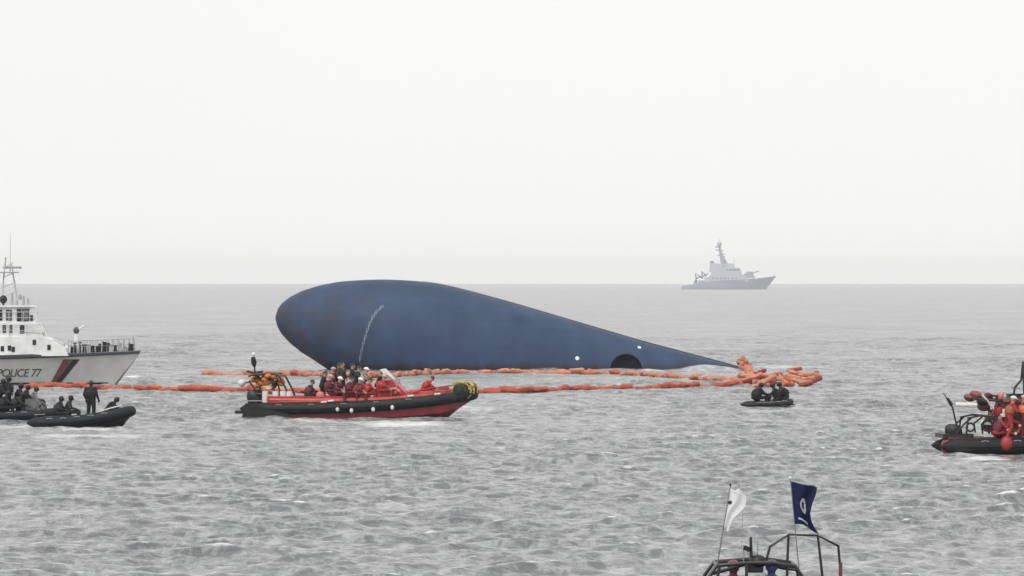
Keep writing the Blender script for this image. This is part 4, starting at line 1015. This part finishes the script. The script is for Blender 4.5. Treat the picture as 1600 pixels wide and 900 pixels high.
    person('person with dark red helmet under the roll bar of the near boat', 'stand', (lx(1146), 0.1, .29), 1.4, 'maroon', 'helmet', mat('helmet_darkred', (.22, .02, .03), .4), None, t, skin=M_SUITS['maroon'])
    person('person with blue helmet under the roll bar of the near boat', 'stand', (lx(1206), 0.05, .30), 1.7, 'blue', 'helmet', mat('helmet_blue', (.05, .06, .20), .4), None, t, skin=M_SUITS['blue'])
flag_boat()

# ------------------------------------------------------------------ coast guard patrol ship on the left
def patrol_ship():
    D = dist(603); sc = D / F; L = 32.0; B = 6.2
    loc = Vector(((217 - 800) * sc - L, D + B / 2, 0))
    t = thing('patrol_ship', 'white patrol ship with diagonal red stripe cut off by the left edge', 'ship', loc, 0)
    def lx(px): return L - (217 - px) * sc
    def lz(py): return (603 - py) * sc
    def dk(x): return 2.05 + .42 * max(0, (x - 16) / 16) ** 1.6
    rings = []; n = 40
    for i in range(n + 1):
        s = i / n; x = L * s
        def half(zq, x=x):       # half breadth at height fraction
            stem = interp([0, 1], [L - 2.0, L], zq)
            q = min(1, max(0, x / stem)); full = B / 2 * (0.86 + .14 * zq)
            e = interp([0, 1], [1.7, 2.6], zq)
            return max(.015, full * (1 - max(0, (q - .42) / .58) ** e)) * min(1, .8 + x / 20)
        d = dk(x); zs = [-.9, -.3, 0.0, .35, .8, 1.3, d - .25, d]
        ring = []
        for z in zs:
            zq = max(0, min(1, z / 2.4)); b = half(zq)
            if z < 0: b *= interp([-.9, 0], [.25, 1], z)
            stem = interp([0, 1], [L - 2.0, L], zq)
            ring.append((min(x, stem), -b, z))
        ring += [(p[0], -p[1], p[2]) for p in reversed(ring)]
        rings.append(ring)
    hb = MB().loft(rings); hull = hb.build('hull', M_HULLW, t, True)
    bv = BVHTree.FromPolygons([Vector(v) for v in hb.v], hb.f)
    def proj(x, z, off=.03):
        p = bv.ray_cast(Vector((x, -30, z)), Vector((0, 1, 0)))[0]
        return (x, (p.y if p else 0) - off, z)
    def patch(name, poly, m, nx=10, nz_=8, off=.03):     # poly: bottom-left, bottom-right, top-right, top-left
        v = []
        for j in range(nz_ + 1):
            for i in range(nx + 1):
                a, b = i / nx, j / nz_
                x = (poly[0][0] * (1 - a) + poly[1][0] * a) * (1 - b) + (poly[3][0] * (1 - a) + poly[2][0] * a) * b
                z = (poly[0][1] * (1 - a) + poly[1][1] * a) * (1 - b) + (poly[3][1] * (1 - a) + poly[2][1] * a) * b
                v.append(proj(x, z, off))
        f = [(j * (nx + 1) + i, j * (nx + 1) + i + 1, (j + 1) * (nx + 1) + i + 1, (j + 1) * (nx + 1) + i) for j in range(nz_) for i in range(nx)]
        return put(name, MB().add(v, f).mesh(name, True, False), m, hull)
    patch('boot_stripe', [(0.5, -.15), (lx(162), -.15), (lx(165), .20), (0.5, .20)], M_BLACK, 60, 3)
    patch('red_band', [(lx(76), .22), (lx(83), .22), (lx(112), 1.85), (lx(97), 1.85)], M_REDST)
    patch('navy_band', [(lx(83), .22), (lx(92), .22), (lx(122), 1.85), (lx(112), 1.85)], M_NAVY)
    # rubbing strake / deck edge
    for sy in (-1, 1):
        pts = []
        for x in np.linspace(1, L - .15, 60):
            z = dk(x) - .12; p = proj(x, z, .02); pts.append((p[0], p[1] * (1 if sy < 0 else -1), z))
        MB().tube(pts, [.15] * 45 + list(np.linspace(.15, .10, 15)), 6).build('rubbing_strake', mat('strake_dark', (.045, .045, .055), .5), hull, True)
    MB().tube([(L - 3.0, 0, dk(L - 3) + .02), (L - .1, 0, dk(L) + .02)], .1, 6).build('stem_head', M_GREYP, hull)
    # lettering
    cu = bpy.data.curves.new('lettering', 'FONT'); cu.body = 'POLICE 77'; cu.size = 1.28; cu.shear = .25; cu.space_character = .88
    to = bpy.data.objects.new('tmp', cu); COL.objects.link(to); bpy.context.view_layer.update()
    me = bpy.data.meshes.new_from_object(to.evaluated_get(bpy.context.evaluated_depsgraph_get())); bpy.data.objects.remove(to)
    bm = bmesh.new(); bm.from_mesh(me)
    xs = [v.co.x for v in bm.verts]; w_ = max(xs) - min(xs); target = lx(63) - lx(-7)
    for v in bm.verts:
        v.co = Vector(proj(lx(-7) + (v.co.x - min(xs)) / w_ * target, lz(589) + v.co.y * .62, .035))
    bmesh.ops.triangulate(bm, faces=bm.faces); bm.to_mesh(me); bm.free(); me.name = 'lettering'
    put('lettering', me, mat('letter_dark', (.06, .06, .07), .6), hull)
    # deck and superstructure
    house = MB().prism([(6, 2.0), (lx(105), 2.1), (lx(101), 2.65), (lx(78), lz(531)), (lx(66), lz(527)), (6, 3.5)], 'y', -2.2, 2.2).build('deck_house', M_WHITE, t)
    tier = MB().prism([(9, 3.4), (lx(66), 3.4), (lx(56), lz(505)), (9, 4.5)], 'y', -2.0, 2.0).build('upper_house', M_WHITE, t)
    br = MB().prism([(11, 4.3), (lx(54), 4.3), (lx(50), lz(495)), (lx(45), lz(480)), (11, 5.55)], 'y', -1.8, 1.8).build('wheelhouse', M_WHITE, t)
    MB().prism([(10.6, 5.55), (lx(49), 5.55), (lx(47), 5.68), (10.6, 5.68)], 'y', -2.0, 2.0).build('wheelhouse_roof', M_WHITE, br)
    def win(par, px0, px1, py0, py1, y_, m=M_GLASS):
        f = MB().box(((lx(px0) + lx(px1)) / 2, y_, (lz(py0) + lz(py1)) / 2), (lx(px1) - lx(px0), .06, lz(py0) - lz(py1))).build('window', M_BLACK, par)
        MB().box(((lx(px0) + lx(px1)) / 2, y_ - .035, (lz(py0) + lz(py1)) / 2), (lx(px1) - lx(px0) - .12, .03, lz(py0) - lz(py1) - .12)).build('pane', m, f)
    gl = mat('pane_grey', (.16, .17, .18), .1, .2, 2)
    win(br, 24, 31, 483, 502, -1.82, M_GLASS); win(br, 32.5, 43, 483, 502, -1.82, gl); win(br, 7, 16, 484, 501, -1.82, gl); win(br, -8, 1, 484, 501, -1.82)
    MB().box((lx(47), -1.84, lz(497)), (.2, .08, .4)).build('side_light', M_BLACK, br)
    win(tier, 29, 36, 508, 521, -2.02); win(tier, 2, 7, 508, 520, -2.02, gl); win(tier, 12, 17, 508, 520, -2.02, gl)
    for px, py in ((2, 545), (13, 544), (19, 546), (52, 535), (75, 543)):
        win(house, px - 2.6, px + 2.6, py - 4, py + 4, -2.22)
    MB().tube([(lx(30), -2.3, lz(519)), (lx(62), -2.3, lz(521))], .03, 6).build('handrail', M_GREYP, tier)
    for z0_, xa, xb, y_ in ((4.4, 9.5, lx(57), -1.95), (3.5, 6.5, lx(68), -2.15)):
        rl = MB()
        for x in np.linspace(xa, xb, 16): rl.tube([(x, y_, z0_), (x, y_, z0_ + .8)], .025, 5)
        rl.tube([(xa, y_, z0_ + .8), (xb, y_, z0_ + .8)], .025, 5); rl.tube([(xa, y_, z0_ + .4), (xb, y_, z0_ + .4)], .018, 5)
        rl.build('side_railing', mat('rail_pale', (.55, .55, .55), .5), t)
    for px, h_ in ((40, .5), (33, .7), (22, .4), (15, .9)):
        MB().tube([(lx(px), -1.0, 5.65), (lx(px), -1.0, 5.65 + h_)], [.10, .06], 6).build('roof_fitting', M_GREYP, br)
    MB().box((lx(60), -1.2, 3.62), (.5, .7, .28)).build('vent_box', M_GREYP, tier)
    MB().box((lx(88), -1.0, 3.0), (.9, 1.0, .26), (0, .38, 0)).build('hatch', mat('hatch_grey', (.5, .5, .5), .5), house)
    # mast
    ms = MB()
    for dx, dy in ((-.6, -.5), (.6, -.5), (-.6, .5), (.6, .5)):
        ms.tube([(lx(9) + dx, dy, 5.6), (lx(7) + dx * .4, dy * .4, 8.6)], .035, 6)
    for z in (6.3, 7.0, 7.7, 8.4):
        q = 1 - (z - 5.6) / 5
        for sy in (-1, 1): ms.tube([(lx(9) - .6 * q, sy * .5 * q, z), (lx(9) + .6 * q, sy * .5 * q, z + .3)], .022, 5)
    mast = ms.build('mast', mat('mast_grey', (.55, .55, .55), .5), t)
    MB().box((lx(8), 0, 8.0), (1.3, 1.6, .09)).build('radar_platform', M_GREYP, mast)
    MB().box((lx(13), 0, 8.35), (.25, 1.6, .15), (0, 0, .9)).build('radar_scanner', M_GREYP, mast)
    MB().tube([(lx(10), 0, 8.0), (lx(10), 0, 9.0), (lx(10.5), 0, 10.75)], [.05, .03, .018], 6).build('whip_antenna', mat('mast_grey', (.55, .55, .55)), mast)
    MB().tube([(lx(2), 0, 8.3), (lx(3), 0, 9.1)], .05, 6).build('whip_antenna', M_GREYP, mast)
    MB().ell((lx(1), -.9, lz(468)), (.28, .28, .30), 12, 8).build('satellite_dome', M_BLACK, mast, True)
    MB().tube([(lx(1), -.9, 5.6), (lx(1), -.9, lz(472))], .08, 8).build('dome_post', M_BLACK, mast)
    MB().ell((lx(27), -.9, lz(464)), (.14, .14, .22), 10, 6).build('searchlight', M_GREYP, mast, True)
    MB().tube([(lx(27), -.9, 5.6), (lx(27), -.9, lz(466))], .05, 6).build('searchlight_post', M_WHITE, mast)
    # foredeck: covered gun, windlass, bollards, railings
    g = MB().tube([(lx(114), 0, 2.1), (lx(114), 0, lz(522))], [.28, .12], 8).build('gun_mount', M_WHITE, t)
    MB().ell((lx(114), 0, lz(517)), (.22, .25, .26), 10, 6).build('gun_shield', mat('dark_grey', (.07, .07, .075), .5), g, True)
    MB().tube([(lx(115), 0, lz(517)), (lx(127), 0, lz(509))], .06, 8).build('gun_barrel', M_WHITE, g)
    rail = MB()
    for sy in (-1, 1):
        top = []
        for x in np.linspace(lx(104), L - .5, 13):
            p = proj(x, dk(x) - .1, 0); y_ = (p[1] + .12) * (1 if sy < 0 else -1); top.append((x, y_, dk(x) + .85))
            rail.tube([(x, y_, dk(x) - .02), (x, y_, dk(x) + .85)], .022, 5)
        rail.tube(top, .02, 5); rail.tube([(a, b, c - .4) for a, b, c in top], .015, 5)
    rail.build('bow_railing', mat('rail_grey', (.3, .3, .31), .5), t)
    rr = random.Random(9)
    for px, h_, w_ in ((109, .5, .3), (113, .72, .22), (121, .75, .2), (128, .55, .3), (134, .62, .2), (141, .5, .35), (147, .45, .25), (152, .62, .22), (159, .74, .3), (164, .66, .34), (169, .5, .3), (176, .4, .25), (184, .62, .2), (191, .35, .3), (200, .52, .42)):
        x = lx(px); zb = dk(x) - .02
        mb = MB()
        p = proj(x, dk(x) - .1, 0)[1] * rr.uniform(.25, .8)
        if rr.random() < .5:
            mb.tube([(x, p, zb), (x, p, zb + h_ * .7), (x + .03, p, zb + h_)], [w_ * .5, w_ * .42, w_ * .5], 8)
        else:
            mb.box((x, p, zb + h_ * .4), (w_, w_, h_ * .8), taper=.8); mb.tube([(x - w_ * .6, p, zb + h_), (x + w_ * .6, p, zb + h_)], w_ * .22, 6)
            mb.tube([(x, p, zb + h_ * .4), (x, p, zb + h_)], w_ * .2, 6)
        mb.build('deck_fitting', rr.choice([M_BLACK, M_DARK, M_DARK, M_GREYP]), t, True)
    MB().tube([(L - .6, 0, dk(L) + .0), (L - .6, 0, dk(L) + 1.1)], .03, 6).build('jackstaff', M_GREYP, t)
patrol_ship()

# ------------------------------------------------------------------ far ship in the haze
def far_ship():
    D = 5200.0; sc = D / F
    loc = Vector(((1065 - 800) * sc, D, 0))
    t = thing('far_patrol_ship', 'distant grey ship with tall mast fading into the haze on the horizon', 'ship', loc, 0)
    def lx(px): return (px - 1065) * sc
    def lz(py): return (452.2 - py) * sc
    L = lx(1213); B = 11.0
    DX = [lx(1065), lx(1084), lx(1086), lx(1106), lx(1110), lx(1160), lx(1185), lx(1213)]
    DZ = [lz(447), lz(445), lz(442), lz(441), lz(439), lz(437), lz(435), lz(431.5)]
    rings = []
    for i in range(41):
        x = L * i / 40; d = interp(DX, DZ, x); ring = []
        for q in (-.25, 0, .35, .7, 1.0):
            z = q * d if q >= 0 else -2.0
            zq = max(0, min(1, z / lz(431.5))); stem = L - lx(1065 + 16) * (1 - zq)
            b = B / 2 * (1 - max(0, (min(1, x / stem) - .45) / .55) ** 2.2) * (.85 if q < 0 else 1) * min(1, .75 + x / 40)
            ring.append((min(x, stem), -max(.05, b), z))
        ring += [(p[0], -p[1], p[2]) for p in reversed(ring)]
        rings.append(ring)
    MB().loft(rings).build('hull', mat('far_hull', (.36, .37, .43), .5, .06, .1), t, True)
    G = M_SHIPG; Dk = M_SHIPD
    def blk(name, pts, w_, m=G, par=t): return MB().prism([(lx(a), lz(b)) for a, b in pts], 'y', -w_, w_).build(name, m, par)
    h1 = blk('deck_house', [(1107, 446), (1170, 440), (1164, 430), (1108, 431)], 4.6)
    h2 = blk('upper_house', [(1110, 431.5), (1161, 431.5), (1158, 425), (1112, 425)], 4.2)
    br = blk('bridge', [(1112, 425.5), (1158, 425.5), (1156, 418.5), (1114, 420)], 3.9)
    blk('upper_bridge', [(1120, 419.5), (1149, 418.8), (1146, 412), (1122, 412)], 3.0)
    blk('aft_house', [(1088, 446), (1108, 444), (1108, 433), (1098, 434), (1092, 440)], 4.0)
    for i in range(5):
        x = 1136 + i * 4.2
        MB().box((lx(x), -3.95, lz(421.8)), (1.7, .2, 1.4)).build('window', Dk, br)
    for i in range(7):
        x = 1114 + i * 6
        MB().box((lx(x), -4.65, lz(435)), (1.2, .2, 1.3)).build('window', Dk, h1)
    f = blk('funnel', [(1108, 425), (1132, 425), (1128, 413), (1110, 411)], 2.6)
    blk('funnel_top', [(1109, 413), (1116, 413), (1115, 408), (1110, 408)], 1.8, Dk, f)
    ms = MB()
    for dy in (-1.5, 1.5):
        ms.tube([(lx(1131), dy, lz(419)), (lx(1128), dy * .8, lz(404)), (lx(1125), dy * .5, lz(390)), (lx(1124), 0, lz(379))], [2.0, 1.6, 1.1, .6], 6)
        ms.tube([(lx(1139), dy, lz(419)), (lx(1129), dy * .6, lz(400))], [1.0, .8], 6)
    for a, b, c, d in ((1134, 410, 1126, 405), (1132, 401, 1121, 399), (1130, 392, 1119, 391)):
        ms.tube([(lx(a), -1.2, lz(b)), (lx(c), 1.2, lz(d))], .5, 5)
    mast = ms.build('mast', mat('far_mast', (.40, .41, .44), .5, .06, .2), t)
    MB().ell((lx(1124), 0, lz(381)), (2.2, 2.0, 2.4), 10, 8).build('radar_dome', G, mast, True)
    MB().box((lx(1122), 0, lz(386)), (4.8, 5, 1.2)).build('radar_platform', mat('far_mast', (.40, .41, .44)), mast)
    MB().box((lx(1128), 0, lz(397)), (4.5, 4.5, 1.0)).build('radar_platform', mat('far_mast', (.40, .41, .44)), mast)
    MB().tube([(lx(1124), 0, lz(378)), (lx(1124), 0, lz(372))], .25, 5).build('topmast', G, mast)
    MB().tube([(lx(1146), 0, lz(418)), (lx(1148), 0, lz(404))], .2, 5).build('whip_antenna', G, mast)
    g = blk('gun_turret', [(1160, 435), (1180, 435), (1176, 425), (1168, 424.5), (1162, 429)], 2.6, mat('far_mast', (.40, .41, .44)))
    MB().tube([(lx(1174), 0, lz(427)), (lx(1186), 0, lz(424))], .4, 6).build('gun_barrel', Dk, g)
    c1 = MB().tube([(lx(1088), 0, lz(442)), (lx(1087), 0, lz(427)), (lx(1096), 0, lz(434))], .7, 6).build('boat_crane', Dk, t)
    MB().tube([(lx(1097), 2, lz(441)), (lx(1097), 2, lz(424)), (lx(1104), 2, lz(432))], .7, 6).build('boat_crane', Dk, t)
    MB().tube([(lx(1084), -2, lz(443)), (lx(1090), -2, lz(434)), (lx(1100), -2, lz(431)), (lx(1106), -2, lz(428))], .6, 6).build('deck_frame', Dk, t)
    MB().ell((lx(1096), -3.5, lz(438)), (4.5, 1.2, 1.4), 10, 6).build('ship_boat', M_WHITE, t, True)
    MB().tube([(L - 2, 0, lz(432)), (L - 2, 0, lz(428))], .2, 5).build('jackstaff', Dk, t)
far_ship()

build_sea()

# ------------------------------------------------------------------ sea haze
hz = MB().box((0, 0, 23.0), (31000, 31000, 56)).mesh('haze')
o = put('haze', hz); o['kind'] = 'stuff'
m = bpy.data.materials.new('haze'); m.use_nodes = True
t = m.node_tree; t.nodes.clear()
ou = N(t, 'ShaderNodeOutputMaterial'); pv = N(t, 'ShaderNodeVolumePrincipled')
pv.inputs['Color'].default_value = (0.99, 0.99, 0.99, 1); pv.inputs['Density'].default_value = 0.000052; pv.inputs['Anisotropy'].default_value = 0.1
t.links.new(pv.outputs[0], ou.inputs['Volume'])
hz.materials.append(m)
